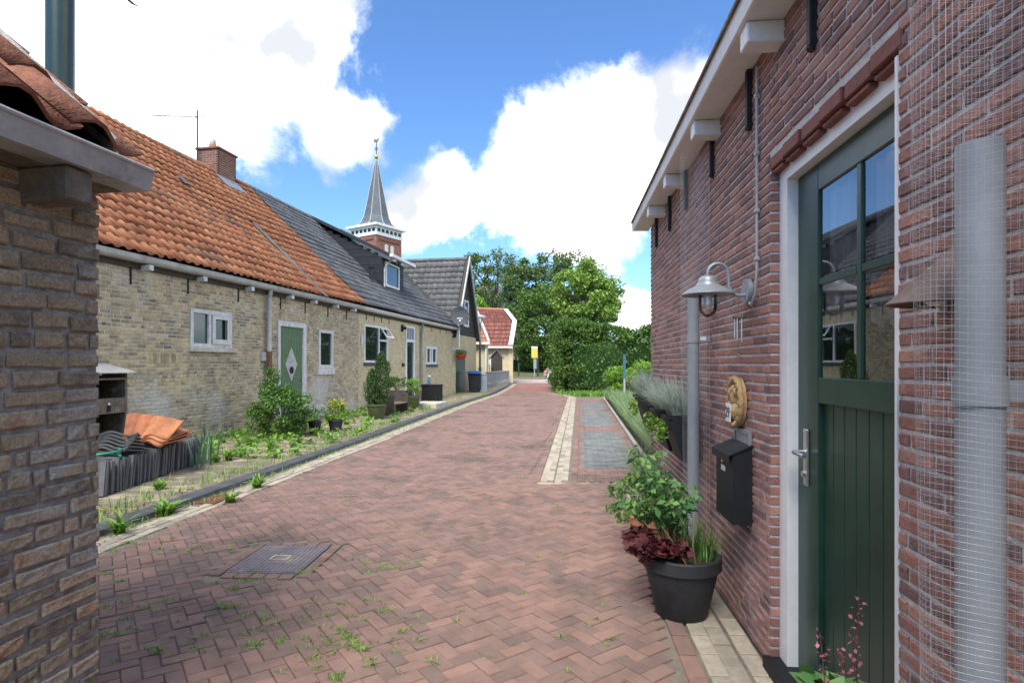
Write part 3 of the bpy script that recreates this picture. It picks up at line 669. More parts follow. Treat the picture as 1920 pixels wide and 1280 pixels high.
wc = thing('wind_chime', 'small wind chime with wooden disc hanging under the wall lamp plate', 'wind chime', rw(3.13,0.06,1.80), RA)
MB().lathe([(0,0.008),(0.03,0.008),(0.033,0),(0.03,-0.009),(0,-0.009)],16,(0,0,-0.04)).build('disc', 'wood_old', wc)
MB().tube([(0,0,0.03),(0,0,-0.24)],0.0015,5).build('string', 'stem', wc)
for k in range(5):
    a = k*1.257; MB().tube([(0.02*math.cos(a),0.02*math.sin(a),-0.05),(0.02*math.cos(a),0.02*math.sin(a),-0.145-0.008*k)],0.0045,8).build('chime_tube', 'steel', wc)
MB().lathe([(0,0.012),(0.010,0.004),(0.010,-0.004),(0,-0.012)],10,(0,0,-0.245)).build('drop', 'thin_glass', wc)
# house-number plaque
pq = thing('number_plaque', 'oval carved clay plaque with white house number plate', 'plaque', rw(3.29,0,1.285), RA)
seg = 40; ov = MB(); rope = MB()
pr = [(math.cos(2*math.pi*k/seg)*0.125, math.sin(2*math.pi*k/seg)*0.140) for k in range(seg)]
ov.prism(pr, 0.004, 0.030, lambda a,b,y:(a,y,b)); ov.build('backplate', 'clay_figure', pq)
rope.tube([(a*0.95,0.034+0.005*math.sin(i*2.6),b*0.95) for i,(a,b) in enumerate(pr+pr[:1])],[0.017+0.003*math.sin(i*2.6) for i in range(seg+1)],8); rope.build('rope_rim', 'clay_figure', pq, smooth=60)
fg = MB()
for x, z, rx, rz in ((0,-0.05,0.06,0.06),(0.0,0.02,0.048,0.05),(0,0.075,0.024,0.028),(-0.05,0.06,0.018,0.03),(0.05,0.055,0.018,0.035),(0.05,-0.03,0.02,0.05)):
    i0 = len(fg.v); fg.lathe([(0.001,0.03),(0.6,0.024),(0.9,0.012),(1,0)],12); 
    for q in range(i0,len(fg.v)): a,b,c = fg.v[q]; fg.v[q] = (x+a*rx,0.028+c*1.1,z+b*rz)
fg.build('relief', 'clay_figure', pq, smooth=60)
pl = MB().bbox(-0.002,0.086,0.056,0.062,-0.118,-0.012,0.002); pl = pl.build('number_plate', 'white', pq)
def text_mesh(txt, size, name, mat, parent, mtx, extr=0.0008):
    c = bpy.data.curves.new('lettering', 'FONT'); c.body = txt; c.size = size; c.extrude = extr; c.align_x = 'CENTER'; c.align_y = 'CENTER'
    o = bpy.data.objects.new('lettering', c); COL.objects.link(o); bpy.context.view_layer.update()
    me = bpy.data.meshes.new_from_object(o.evaluated_get(bpy.context.evaluated_depsgraph_get())); bpy.data.objects.remove(o)
    o = link(name, me, mat, parent); o.matrix_basis = mtx; return o
# digits read along -x of the house (left to right for someone in the street)
text_mesh('29', 0.085, 'digits', 'black', pl, Matrix.Translation((0.042,0.0632,-0.066)) @ Matrix(((-1,0,0,0),(0,0,1,0),(0,1,0,0),(0,0,0,1))))
# letter slot and letterbox
ls = thing('letter_slot', 'grey metal letter slot set in the brick above the letterbox', 'letter slot', rw(3.24,0,1.085), RA)
sl = MB(); sl.box(-0.14,0.14,0,0.014,0.03,0.05).box(-0.14,0.14,0,0.014,-0.05,-0.035).box(-0.14,-0.12,0,0.014,-0.035,0.03).box(0.12,0.14,0,0.014,-0.035,0.03); sl.build('frame', 'grey_metal', ls)
MB().box(-0.118,0.118,0.001,0.008,-0.033,0.028).build('flap', 'grey_metal', ls)
bxs = thing('letterbox', 'black metal letterbox with sloping lid mounted beside the green door', 'letterbox', rw(3.25,0,0.63), RA)
MB().prism([(0.002,0),(0.105,0),(0.105,0.375),(0.002,0.42)], -0.165, 0.165, lambda a,b,y:(y,a,b)).build('body', 'black', bxs)
MB().prism([(0.0,0.425),(0.125,0.372),(0.125,0.335),(0.13,0.335),(0.13,0.378),(0.0,0.434)], -0.172, 0.172, lambda a,b,y:(y,a,b)).build('lid', 'black', bxs)
MB().box(-0.03,0.05,0.105,0.108,0.265,0.295).build('name_card', 'old_white', bxs)
MB().tube([(0.01,0.105,0.325),(0.01,0.115,0.325)],0.012,12).build('lock', 'steel', bxs)
# brown hood lamp near the camera
hd = thing('hood_lamp', 'brown metal hood-shaped wall light behind wire mesh near the camera', 'lamp', rw(1.45,0,1.655), RA)
hb = MB(); prf = []
for k in range(13):
    a = math.pi*k/12; prf.append((0.12*math.cos(a), 0.185*math.sin(a)))
for (x0,y0),(x1,y1) in zip(prf[:-1],prf[1:]):
    hb.quad((x0,y0,0),(x1,y1,0),(x1*0.12,y1*0.08+0.004,0.155),(x0*0.12,y0*0.08+0.004,0.155)); hb.quad((x0,y0,0),(x1,y1,0),(x1*0.96,y1*0.96,-0.003),(x0*0.96,y0*0.96,-0.003)); hb.quad((x0*0.96,y0*0.96,-0.003),(x1*0.96,y1*0.96,-0.003),(x1*0.10,y1*0.07+0.003,0.15),(x0*0.10,y0*0.07+0.003,0.15))
hb.build('hood', 'brown_metal', hd, fix=False)
MB().box(-0.05,0.05,0.002,0.012,-0.02,0.15).build('back_plate', 'brown_metal', hd)
MB().lathe([(0.02,0.07),(0.022,0.03),(0.03,0.0),(0.022,-0.02),(0,-0.028)],14,(0,0.07,0.02)).build('bulb', 'white', hd, smooth=True)
# plant guards: grey pipes inside wire mesh sleeves
def guard(t, off, dia, top, zc, mr0, mr1, ztop, label, mesh_off, arm=True):
    o = thing('downpipe', label, 'pipe', rw(t, off, 0), RA)
    MB().lathe([(dia/2-0.004,0.0),(dia/2,0.0),(dia/2,top),(dia/2-0.004,top),(dia/2-0.004,top-0.3)],28).build('pipe', 'pvc', o, smooth=40)
    MB().lathe([(dia/2,zc-0.03),(dia/2+0.005,zc-0.03),(dia/2+0.005,zc+0.03),(dia/2,zc+0.03)],28).build('collar', 'pvc', o, smooth=40)
    b = MB().box(-0.012,0.012,-off+0.002,-dia/2,zc-0.022,zc+0.022); b = b.build('bracket', 'pvc', o)
    MB().box(-0.0135,-0.0121,-off+0.03,-off+0.07,zc-0.012,zc+0.012).build('sticker', 'white', b)
    w = thing('wire_mesh', 'fine wire mesh sleeve wrapped round '+('the far' if t > 2 else 'the near')+' grey pipe on the brick wall', 'wire mesh', rw(t, off+mesh_off, 0), RA)
    mb = MB(); n = 20; zz = 0.28 if t > 2 else 0.05; rr = random.Random(int(t*10)); z = zz
    rad = lambda z: mr0+(mr1-mr0)*(z/3.0)
    def ringp(z, j): a = 2*math.pi*j/n; k = rad(z)*(1+0.06*math.sin(3*a+z*2.1)); return Vector((k*math.cos(a), k*math.sin(a), z+0.006*math.sin(2*a+z*3)))
    th = 0.00018
    while z < ztop:
        i = len(mb.v)
        for j in range(n):
            p = ringp(z, j); d = Vector((p.x,p.y,0)).normalized()*th*1.5; mb.v += [tuple(p+d), tuple(p+Vector((0,0,th*1.5))), tuple(p-Vector((0,0,th*1.5)))]
        for j in range(n):
            k = (j+1) % n
            for q in range(3): mb.f.append((i+3*j+q, i+3*k+q, i+3*k+(q+1)%3, i+3*j+(q+1)%3))
        z += 0.0135
    m = int(2*math.pi*mr1/0.0135); zs = [zz+(ztop-zz)*k/14 for k in range(15)]
    for j in range(m):
        i = len(mb.v)
        for z in zs:
            p = ringp(z, j*n/m); d = Vector((p.x,p.y,0)).normalized(); s = Vector((-d.y,d.x,0)); mb.v += [tuple(p+d*th*1.4), tuple(p+s*th*1.4), tuple(p-s*th*1.4)]
        for k in range(len(zs)-1):
            for q in range(3): mb.f.append((i+3*k+q, i+3*k+3+q, i+3*k+3+(q+1)%3, i+3*k+(q+1)%3))
    mb.build('mesh_wires', 'wire', w, fix=False)
    MB().tube([(0,-mr1,zz),(0,-mr1+0.002,ztop)],0.0018,5).build('seam_wire', 'wire', w)
guard(3.98, 0.115, 0.078, 2.03, 1.68, 0.07, 0.10, 2.98, 'grey open-topped pipe standing behind the black flower pot', -0.01)
guard(1.18, 0.15, 0.085, 1.96, 1.445, 0.105, 0.115, 2.98, 'grey open-topped pipe nearest the camera on the brick wall', 0.0)
# big pot with rose, heuchera and grass
def pot(name, label, loc, r1, r0, h, mat, rim=0.05, group=None):
    o = thing(name, label, 'flower pot', loc, 0, group)
    MB().lathe([(0,0.005),(r0-0.01,0.0),(r0,0.01),(r1*0.93,h-rim),(r1,h-rim),(r1,h-0.008),(r1-0.008,h),(r1-0.025,h),(r1-0.035,h-rim*0.8)],40).build('body', mat, o, smooth=35)
    sm = MB(); n = 14; i0 = len(sm.v)
    sm.lathe([(0.0,h-rim*0.55),(r1*0.4,h-rim*0.5),(r1-0.034,h-rim*0.7)],24); sm.build('soil', 'soil', o, smooth=True); return o
P1 = Vector((1.02,3.43,0))
pot('flower_pot', 'big black plastic flower pot standing on the street by the brick wall', P1, 0.232, 0.15, 0.37, 'pot_black', 0.075)
def bush(name, label, cat, loc, build): 
    o = thing(name, label, cat, loc); build(o); return o
def rose(o):
    tips = []; mb = MB()
    for k in range(15):
        a = rnd.uniform(0, 6.28); rr = rnd.uniform(0.05, 0.30); h = rnd.uniform(0.22, 0.60); x, y = rr*math.cos(a)-0.10, rr*math.sin(a)*0.8+0.02
        x = min(x, 0.12); mb.tube([(0.03*math.cos(a),0.03*math.sin(a),-0.04),(x*0.5,y*0.5,h*0.55),(x,y,h)],[0.006,0.0045,0.002],6); tips += [(x*f,y*f,h*(0.3+0.7*f)) for f in (0.45,0.6,0.75,0.88,1.0)]
    mb.build('stems', 'stem', o)
    C = np.concatenate([blob_pts(10, t, (0.085,0.085,0.07), 0.5) for t in tips]); leaves('foliage', C, 0.052, 'leaf_rose', o, up=0.9, aspect=0.62)
bush('rose_bush', 'leafy green rose bush growing above the big black pot', 'plant', P1+Vector((-0.03,0.06,0.36)), rose)
def heu(o):
    C = np.concatenate([blob_pts(26, (0.15*math.cos(a)*k,0.15*math.sin(a)*k,0.03+0.07*rnd.random()), (0.06,0.06,0.05)) for a in np.linspace(2.2,5.0,9) for k in (0.8,1.25)]); leaves('foliage', C, 0.055, 'leaf_red', o, up=1.2, aspect=0.9)
    mb = MB()
    for k in range(10): a = 2.2+0.3*k; mb.tube([(0,0,-0.03),(0.12*math.cos(a),0.12*math.sin(a),0.05)],0.003,5)
    mb.build('stems', 'stem_red', o)
bush('heuchera', 'dark red heuchera spilling over the left rim of the black pot', 'plant', P1+Vector((-0.10,0.0,0.36)), heu)
def grs(o): blades('blades', nr.normal(size=(170,3))*np.array([0.05,0.06,0]), 0.26, 0.005, 'leaf_mid', o, lean=0.75)
bush('grass_tuft', 'fine green grass tuft at the right of the big black pot', 'plant', P1+Vector((0.13,0.03,0.335)), grs)
tw = MB().tube([(0.02,-0.15,0),(0.0,-0.16,0.12),(0.015,-0.15,0.3)],[0.006,0.005,0.004],6).tube([(-0.04,-0.19,0.02),(-0.11,-0.18,0.14),(-0.18,-0.17,0.24)],[0.005,0.004,0.003],6)
tag(tw.build('dry_twigs', 'dry', None), 'two bare dry twigs sticking up from the big black pot', 'twig').location = P1+Vector((0.02,0,0.33))
P2 = Vector((1.10,4.42,0))
pot('terracotta_pot', 'orange terracotta pot half hidden behind the black pot', P2, 0.20, 0.13, 0.34, 'terracotta', 0.06)
bush('pot_shrub', 'leafy shrub in the terracotta pot behind the roses', 'plant', P2+Vector((0,0,0.3)), lambda o: (leaves('foliage', clumps(800,(-0.08,0,0.16),(0.26,0.3,0.24),20,0.09)[0], 0.05, 'leaf_mid', o, up=0.8, aspect=0.6), MB().tube([(0,0,-0.05),(-0.03,0,0.3)],0.008,6).build('stem', 'stem', o)))
# wall-hung planters with blue fescue
for i, (t, z, w) in enumerate(((6.02,0.83,0.45),(4.95,0.78,0.45),(4.36,0.78,0.35))):
    nm = ('farthest','middle','nearest')[i]
    o = thing('wall_planter', nm+' of the three black planters hung on the brick wall', 'planter', rw(t,0,z), RA, 'planters on the brick wall')
    pb = MB(); pb.prism([(0.01,0.0),(0.14,0.0),(0.25,0.33),(0.235,0.335),(0.215,0.30),(0.07,0.30),(0.05,0.335)], -w/2, w/2, lambda a,b,y:(y,a,b)); pb.build('trough', 'black', o)
    for q in (-1,1): MB().prism([(0.03,0.315),(0.258,0.315),(0.262,0.345),(0.03,0.345)], q*(w/2)-0.011, q*(w/2)+0.011, lambda a,b,y:(y,a,b)).build('rim', 'black', o)
    q = thing('blue_fescue', 'blue-grey ornamental grass in the '+nm+' wall planter', 'plant', rw(t,0.15,z+0.30), RA, 'grasses in the wall planters')
    nb = 1000; B = np.stack([nr.uniform(-w*0.46,w*0.46,nb), nr.uniform(-0.05,0.05,nb), np.zeros(nb)],1)
    blades('blades', B, 0.36, 0.0055, 'leaf_blue', q, lean=0.95, dirs=np.tile(np.array([[-0.1,0.35,0]]),(nb,1)))
    blades('dry_blades', B[:70], 0.28, 0.004, 'dry', q, lean=1.1, dirs=np.tile(np.array([[-0.3,0.5,0]]),(70,1)))
    leaves('trailing_leaves', blob_pts(90,(0,0.13,-0.08),(w*0.45,0.06,0.10)), 0.04, 'leaf_lime', q, up=0.6, aspect=0.7)
# heuchera in flower by the doorstep, near the camera
def heu2(o):
    leaves('foliage', np.concatenate([blob_pts(70,(0,0,0.50),(0.11,0.12,0.07)), blob_pts(60,(0.02,0,0.25),(0.12,0.12,0.2))]), 0.075, 'leaf_rose', o, up=1.5, aspect=0.75)
    mb = MB(); C = []
    for x, y, h, lx in ((0.03,0.0,0.80,0.03),(-0.03,-0.02,0.70,-0.04),(0.0,0.03,0.62,0.03),(0.10,-0.30,0.86,0.10),(0.16,-0.34,0.74,0.14),(0.12,-0.25,0.64,0.06)):
        pts = [(x+lx*f*f, y, h*f) for f in (0,0.3,0.6,0.8,1)]; mb.tube(pts,[0.003,0.0026,0.002,0.0015,0.001],5)
        for f in np.linspace(0.70,1,13): C += list(blob_pts(3,(x+lx*f*f,y,h*f),(0.022,0.022,0.008)))
    mb.build('flower_stems', 'stem_red', o); leaves('flowers', np.array(C), 0.013, 'pink', o, aspect=0.8)
bush('flowering_heuchera', 'heuchera with thin red flower stems in front of the green door', 'plant', Vector((0.99,1.72,0.0)), heu2)
# ================================================================== left row of cottages
LA = math.atan2(0.9833, 0.1819)
LW = Matrix.Translation((-8.05,0,0)) @ Matrix.Rotation(LA, 4, 'Z')
def lw(t, y, z): return LW @ Vector((t, y, z))
def window(parent, t0, t1, z0, z1, mat, fw=0.06, splits=(), yf=-0.01, depth=0.09, sill=None, curtain=False, name='window', rails=()):
    """casement: frame bars, glass panes, optional sill; y is into the house"""
    f = MB(); y0, y1 = yf, yf+depth
    f.bbox(t0,t0+fw,y0,y1,z0,z1,0.004).bbox(t1-fw,t1,y0,y1,z0,z1,0.004).bbox(t0+fw,t1-fw,y0+0.001,y1,z1-fw,z1,0.004).bbox(t0+fw,t1-fw,y0+0.001,y1,z0,z0+fw,0.004)
    xs = [t0+fw]+[s for s in splits]+[t1-fw]
    for s in splits: f.bbox(s-fw/2,s+fw/2,y0+0.002,y1-0.002,z0+fw,z1-fw,0.004)
    w = f.build(name, mat, parent)
    for a, b in zip(xs[:-1], xs[1:]):
        a2 = a+(fw/2 if a in splits else 0); b2 = b-(fw/2 if b in splits else 0)
        MB().quad((a2,y0+0.045,z0+fw),(b2,y0+0.045,z0+fw),(b2,y0+0.045,z1-fw),(a2,y0+0.045,z1-fw)).build('pane', 'pane', w, fix=False)
    return w
# ---- first cottage: orange pantiles, worn yellow brick
H1 = thing('cottage', 'old yellow brick cottage with orange pantile roof and small white windows', 'house', (-8.05,0,0), LA)
ops = [(10.90,12.07,1.83,2.56),(13.70,14.95,0.0,2.54),(15.59,16.38,1.40,2.45)]
w1 = wall_body(4.0, 17.99, 0, 3.22, 0.006, 0.30, ops).build('wall', 'yellow_mortar', H1)
fld = brick_field(4.0, 17.99, 0.06, 3.2, 0.185, 0.066, 0.013, ops, 21, jit=0.012, mixhead=0.3)
vis = [f for f in fld if f[0] > 8.3]; hid = [f for f in fld if f[0] <= 8.3]
lay_bricks(w1, vis, LW, 'yellow_brick', 0.0, 1, 300, 0.005, 0.04, 0.003, 1, 1, tilt=0.02, seed=21)
lay_bricks(w1, hid, LW, 'yellow_brick', 0.0, 1, 0, 0.005, 0.04, 0.003, 1, 1, names=('brick','hidden_brick_courses'), tilt=0.02, seed=22)
MB().bbox(4.0,17.95,-0.05,0.02,-0.02,0.12,0.02).build('plinth', 'yellow_mortar', w1)
MB().box(3.8,17.9,0.35,7.6,0,3.2).build('core', 'room', H1)
# soldier patch left by an old opening
for k in range(9): MB().bbox(9.95+k*0.085,10.02+k*0.085,-0.006,0.03,1.52,1.70,0.004).build('soldier_brick', 'yellow_brick', w1)
SL = math.atan2(4.03, 4.2); RF = Matrix(((1,0,0,0),(0,math.cos(SL),-math.sin(SL),0),(0,math.sin(SL),math.cos(SL),0),(0,0,0,1)))
def roof_frame(t0, lift=0.03): return Matrix.Translation((t0,-0.24,3.30)) @ RF @ Matrix.Translation((0,0,lift))
r1 = MB().prism([(-0.2,3.27),(4.0,7.3),(8.2,3.27),(8.2,3.2),(4.0,7.2),(-0.2,3.2)], 3.8, 17.99, lambda a,b,y:(y,a,b)).build('roof', 'dark_wood', H1)
TW = 0.212; TL = 0.305
strip = lambda x, y: abs(x+4.0-15.62) < 0.10 and y < 2.9
sky_hole = lambda x, y: 8.55 < x+4.0 < 9.25 and 1.5 < y < 2.6
lay_tiles(r1, LW, TW, TL, 66, 19, roof_frame(4.0), 'orange_tile', 300, 31, skip=lambda x, y: strip(x, y) or sky_hole(x, y) or x < 1.0)
for k in range(10):
    m = roof_frame(15.52) @ Matrix.Translation((0,k*TL,-0.02-0.022*math.sin(math.pi*min(1,k*TL/5.8)))); MB().bbox(0.0,0.17,0.0,TL*1.05,0,0.03,0.004,m).build('slate_strip_tile', 'grey_tile', r1)
for k in range(56): MB().lathe([(0.095,0),(0.105,0.13),(0.105,0.30),(0.088,0.30)],12).build('ridge_tile', 'orange_tile', r1).matrix_basis = Matrix.Translation((4.2+k*0.245,4.0,7.27)) @ Matrix.Rotation(R(90),4,'Y')
rw1 = MB(); m = roof_frame(8.55); rw1.bbox(0.0,0.70,1.5,1.58,0.02,0.10,0.004,m).bbox(0,0.70,2.52,2.60,0.02,0.10,0.004,m).bbox(0,0.07,1.58,2.52,0.02,0.10,0.004,m).bbox(0.63,0.70,1.58,2.52,0.02,0.10,0.004,m); rw1 = rw1.build('roof_window', 'grey_metal', r1)
MB().box(0.07,0.63,1.58,2.52,0.05,0.06,m).build('pane', 'pane', rw1)
MB().bbox(0,0.16,0,0.3,0.04,0.07,0.005,roof_frame(13.5) @ Matrix.Translation((0,3.6,0))).build('vent_tile', 'dark_tile', r1)
def gutter(parent, t0, t1, mat):
    MB().prism([(-0.05,3.19),(-0.19,3.19),(-0.22,3.23),(-0.235,3.30),(-0.22,3.30),(-0.20,3.235),(-0.18,3.21),(-0.05,3.21)], t0, t1, lambda a,b,y:(y,a,b)).build('gutter', mat, parent)
    MB().box(t0,t1,-0.05,0.01,3.10,3.20).build('wall_plate', 'dark_wood', parent)
gutter(H1, 4.0, 17.95, 'zinc')
for t in (5.9,7.2,8.5,9.78,11.06,12.5,14.04,15.13,16.3,17.4):
    MB().bbox(t-0.05,t+0.05,-0.21,0.05,3.08,3.17,0.006).build('eave_block', 'old_white', H1); MB().bbox(t-0.23,t-0.20,-0.02,0.01,2.82,3.17,0.004).build('wall_anchor', 'iron', H1)
wn1 = window(H1, 10.90,12.07,1.83,2.56,'old_white',0.075,(11.42,),-0.02)
MB().bbox(11.47,11.98,-0.045,-0.018,1.90,2.00,0.004).bbox(11.47,11.98,-0.045,-0.018,2.40,2.48,0.004).bbox(11.47,11.55,-0.045,-0.018,2.0,2.40,0.004).bbox(11.90,11.98,-0.045,-0.018,2.0,2.40,0.004).build('sash', 'old_white', wn1)
cu = MB(); 
for k in range(14): a = 10.98+k*0.028; cu.quad((a,0.05+0.012*(k%2),1.9),(a+0.028,0.05+0.012*((k+1)%2),1.9),(a+0.028,0.05+0.012*((k+1)%2),2.49),(a,0.05+0.012*(k%2),2.49))
MB().bbox(10.86,12.2,-0.07,0.02,1.74,1.825,0.012).build('sill', 'yellow_mortar', wn1)
window(H1, 15.59,16.38,1.40,2.45,'old_white',0.09,(),-0.02)
MB().bbox(15.57,16.42,-0.05,0.02,1.22,1.395,0.006).build('sill', 'old_white', H1)
df = MB(); df.bbox(13.70,13.80,-0.03,0.09,0.0,2.54,0.005).bbox(14.80,14.95,-0.03,0.09,0.0,2.54,0.005).bbox(13.80,14.80,-0.029,0.09,2.42,2.54,0.005); df.build('door_frame', 'old_white', H1)
gd = MB().box(13.80,14.80,0.035,0.06,0.02,2.42).build('plank_door', 'old_green', H1); gd['label'] = 'faded green plank door with a diamond-shaped panel'
for k in range(8): MB().bbox(13.802+k*0.125,13.802+k*0.125+0.121,0.012,0.036,0.03,2.415,0.005).build('plank', 'old_green', gd)
dm = MB(); dm.prism([(0,-0.42),(0.26,0),(0,0.42),(-0.26,0)], 0.0, 0.012, lambda a,b,y:(14.30+a,y,1.50+b)); dm.build('diamond_panel', 'zinc', gd)
MB().tube([(14.30,-0.01,1.36),(14.30,0.002,1.36)],0.09,12).build('opening', 'black', gd); MB().lathe([(0,0.02),(0.03,0.0),(0,-0.02)],8,(14.72,0.0,1.1)).build('knob', 'iron', gd)
dp = thing('rainwater_pipe', 'old rainwater pipe, zinc above and rusty brown below, on the orange-roofed cottage', 'pipe', lw(13.25,-0.09,0), LA)
MB().tube([(0,-0.03,3.2),(0,-0.02,3.1),(0,0,3.0),(0,0,1.75)],0.05,14).build('upper_pipe', 'zinc', dp, smooth=50); MB().tube([(0,0,1.78),(0,0,0.06)],0.057,14).build('lower_pipe', 'rust', dp, smooth=50)
MB().tube([(0,0,1.70),(0,0,1.80)],0.066,14).build('socket', 'rust', dp)
MB().bbox(-0.2,-0.06,0.03,0.09,1.58,1.78,0.005).build('bracket', 'zinc', dp)
# chimney
chm = thing('chimney', 'brown brick chimney on the ridge between orange and dark roofs', 'chimney', lw(16.31,3.6,6.68), LA)
cb = MB().box(0.008,0.79,0.008,0.70,0,1.15).build('stack', 'yellow_mortar', chm)
for r_ in range(17):
    z = 0.02+r_*0.067; o_ = 0.1 if r_ % 2 else 0
    for side in range(4):
        ln = 0.80 if side % 2 == 0 else 0.71; x = -o_
        while x < ln-0.02:
            a, b = max(x, 0), min(x+0.19, ln); x += 0.2
            if b-a < 0.03: continue
            if side == 0: q = (a,b,0.0,0.05)
            elif side == 2: q = (a,b,0.66,0.71)
            elif side == 1: q = (0.75,0.80,a,b)
            else: q = (0.0,0.05,a,b)
            MB().bbox(q[0],q[1],q[2]-0.002,q[3],z,z+0.056,0.004).build('brick', 'chimney_brick', cb)
MB().bbox(-0.04,0.84,-0.04,0.75,1.155,1.215,0.01).build('cap', 'chimney_brick', chm)
MB().lathe([(0.11,0),(0.12,0.05),(0.10,0.06),(0.095,0.16),(0.08,0.16),(0.08,0.05)],16,(0.22,0.35,1.21)).build('chimney_pot', 'terracotta', chm, smooth=40)
MB().lathe([(0.085,0),(0.085,0.12),(0.05,0.17),(0,0.18)],12,(0.22,0.35,1.37)).build('cowl', 'zinc', chm, smooth=40)
MB().lathe([(0.10,0),(0.09,0.10),(0.075,0.10)],16,(0.58,0.35,1.21)).build('chimney_pot', 'terracotta', chm, smooth=40)
MB().prism([(0,0),(0.9,0),(0.9,0.03),(0,0.03)], -0.35, 0.0, lambda a,b,y:(a-0.05,y,0.36+0.96*y+b)).build('flashing', 'grey_metal', chm)
an = thing('tv_antenna', 'thin aerial on a mast beside the brown chimney', 'antenna', lw(16.2,4.2,7.2), LA)
MB().tube([(0,0,0),(0,0,1.75)],0.022,8).build('mast', 'iron', an)
dirv = Vector((-0.18,0.983,0)); MB().tube([(0.1,-0.15,1.6),(0.1+dirv.x*-0.1,0,1.6),tuple(Vector((0,0,1.6))+dirv*1.35)],0.012,6).build('boom', 'iron', an)
for k in range(11):
    p = Vector((0,0,1.6))+dirv*(0.1+0.12*k); s_ = Vector((-dirv.y,dirv.x,0))*(0.16-0.006*k); MB().tube([p-s_,p+s_],0.006,5).build('element', 'iron', an)
MB().tube([(0.0,0.0,1.45),(-0.05,0.1,1.75)],0.008,5).tube([(-0.09,-0.06,1.72),(0.09,0.06,1.62)],0.008,5).build('reflector', 'iron', an)
# ---- second cottage: dark pantiles with a dormer, clean yellow brick
H2 = thing('cottage', 'yellow brick cottage with dark tiled roof, dormer and green front door', 'house', (-8.05,0,0), LA)
ops2 = [(18.40,20.30,1.56,2.79),(22.0,22.96,0.1,2.98),(24.4,25.8,1.5,2.27)]
w2 = wall_body(18.0, 28.1, 0, 3.22, 0.006, 0.30, ops2).build('wall', 'yellow_mortar', H2)
fld = brick_field(18.0, 28.1, 0.06, 3.2, 0.20, 0.062, 0.012, ops2, 23, jit=0.006)
lay_bricks(w2, fld, LW, 'clean_brick', 0.0, 1, 120, 0.004, 0.04, 0.002, 1, 1, tilt=0.008, seed=23)
MB().box(18.05,28.0,0.35,7.6,0,3.2).build('core', 'room', H2)
r2 = MB().prism([(-0.2,3.27),(4.0,7.3),(8.2,3.27),(8.2,3.2),(4.0,7.2),(-0.2,3.2)], 18.0, 29.5, lambda a,b,y:(y,a,b)).build('roof', 'dark_wood', H2)
dorm = lambda x, y: 22.12 < x+18.0 < 24.3 and y*math.cos(SL)-0.24 > 1.05
lay_tiles(r2, LW, TW, TL, 51, 19, roof_frame(18.0), 'dark_tile', 300, 33, skip=dorm)
for k in range(44): MB().lathe([(0.095,0),(0.105,0.13),(0.105,0.30),(0.088,0.30)],12).build('ridge_tile', 'dark_tile', r2).matrix_basis = Matrix.Translation((18.05+k*0.245,4.0,7.27)) @ Matrix.Rotation(R(90),4,'Y')
gutter(H2, 17.97, 28.3, 'old_white')
for t in (18.55,19.15,19.75,20.4,25.1,26.3,27.2): MB().bbox(t-0.02,t+0.02,-0.014,0.01,2.92,3.14,0.004).build('wall_anchor', 'iron', H2)
dr = MB().box(22.14,24.28,1.02,3.6,4.2,5.60).build('dormer', 'siding', H2)
k = 0; z = 4.42
while z < 7.0:
    y0 = max(0.99, 0.85+(z+0.16-5.66)/0.50); y1 = (z-3.50)/0.96+0.12
    if y1-y0 > 0.05: MB().prism([(y0,z),(y1,z),(y1+0.14,z+0.15),(y0,z+0.15)], 22.085+0.008*(k%2), 22.135, lambda a,b,y:(y,a,b)).build('siding_board', 'siding', dr)
    z += 0.155; k += 1
for q in range(8): MB().bbox(22.10,24.30,0.985-0.006*(q%2),1.018,4.40+q*0.155,4.40+q*0.155+0.15,0.003).build('siding_board', 'siding', dr)
MB().prism([(0.62,5.60),(4.05,7.30),(4.05,7.42),(0.62,5.74)], 21.95, 24.45, lambda a,b,y:(y,a,b)).build('dormer_roof', 'siding', H2)
MB().bbox(21.95,24.5,0.50,0.64,5.60,5.72,0.01).build('dormer_gutter', 'white', H2)
MB().tube([(22.2,0.56,5.62),(22.22,0.75,5.45),(22.24,0.95,5.2),(22.24,0.95,4.5)],0.035,8).build('dormer_pipe', 'zinc', H2)
window(H2, 22.35,23.75,4.55,5.52,'white',0.09,(),0.93,0.09,name='dormer_window')
for p in ((21.5,1.15),(27.4,2.4)):
    vp = MB().tube([(p[0],p[1],3.4+p[1]),(p[0],p[1],4.0+p[1])],0.08,10); vp.lathe([(0.08,0),(0.12,0.02),(0.12,0.14),(0.0,0.18)],12,(p[0],p[1],4.0+p[1]-0.04)); vp.build('roof_vent', 'iron', H2)
wb_ = window(H2, 18.40,20.30,1.56,2.79,'white',0.07,(19.55,),-0.015)
MB().bbox(19.6,20.24,-0.035,-0.014,2.28,2.35,0.004).build('transom', 'white', wb_)
cs = MB(); m = Matrix.Translation((0,-0.03,2.72)) @ Matrix.Rotation(R(-35),4,'X'); cs.bbox(19.60,20.24,-0.03,0.0,-0.40,-0.34,0.004,m).bbox(19.60,20.24,-0.03,0.0,-0.05,0.0,0.004,m).bbox(19.60,19.66,-0.03,0.0,-0.34,-0.05,0.004,m).bbox(20.18,20.24,-0.03,0.0,-0.34,-0.05,0.004,m); cs.build('open_casement', 'white', wb_)
MB().bbox(18.35,20.35,-0.06,0.02,1.46,1.555,0.008).build('sill', 'kerb', wb_)
MB().bbox(18.62,18.80,0.06,0.09,1.64,1.86,0.01).build('window_ornament', 'teal', wb_)
window(H2, 24.4,25.8,1.5,2.27,'white',0.10,(24.95,25.2),-0.015); MB().bbox(24.35,25.85,-0.06,0.02,1.40,1.495,0.008).build('sill', 'kerb', H2)
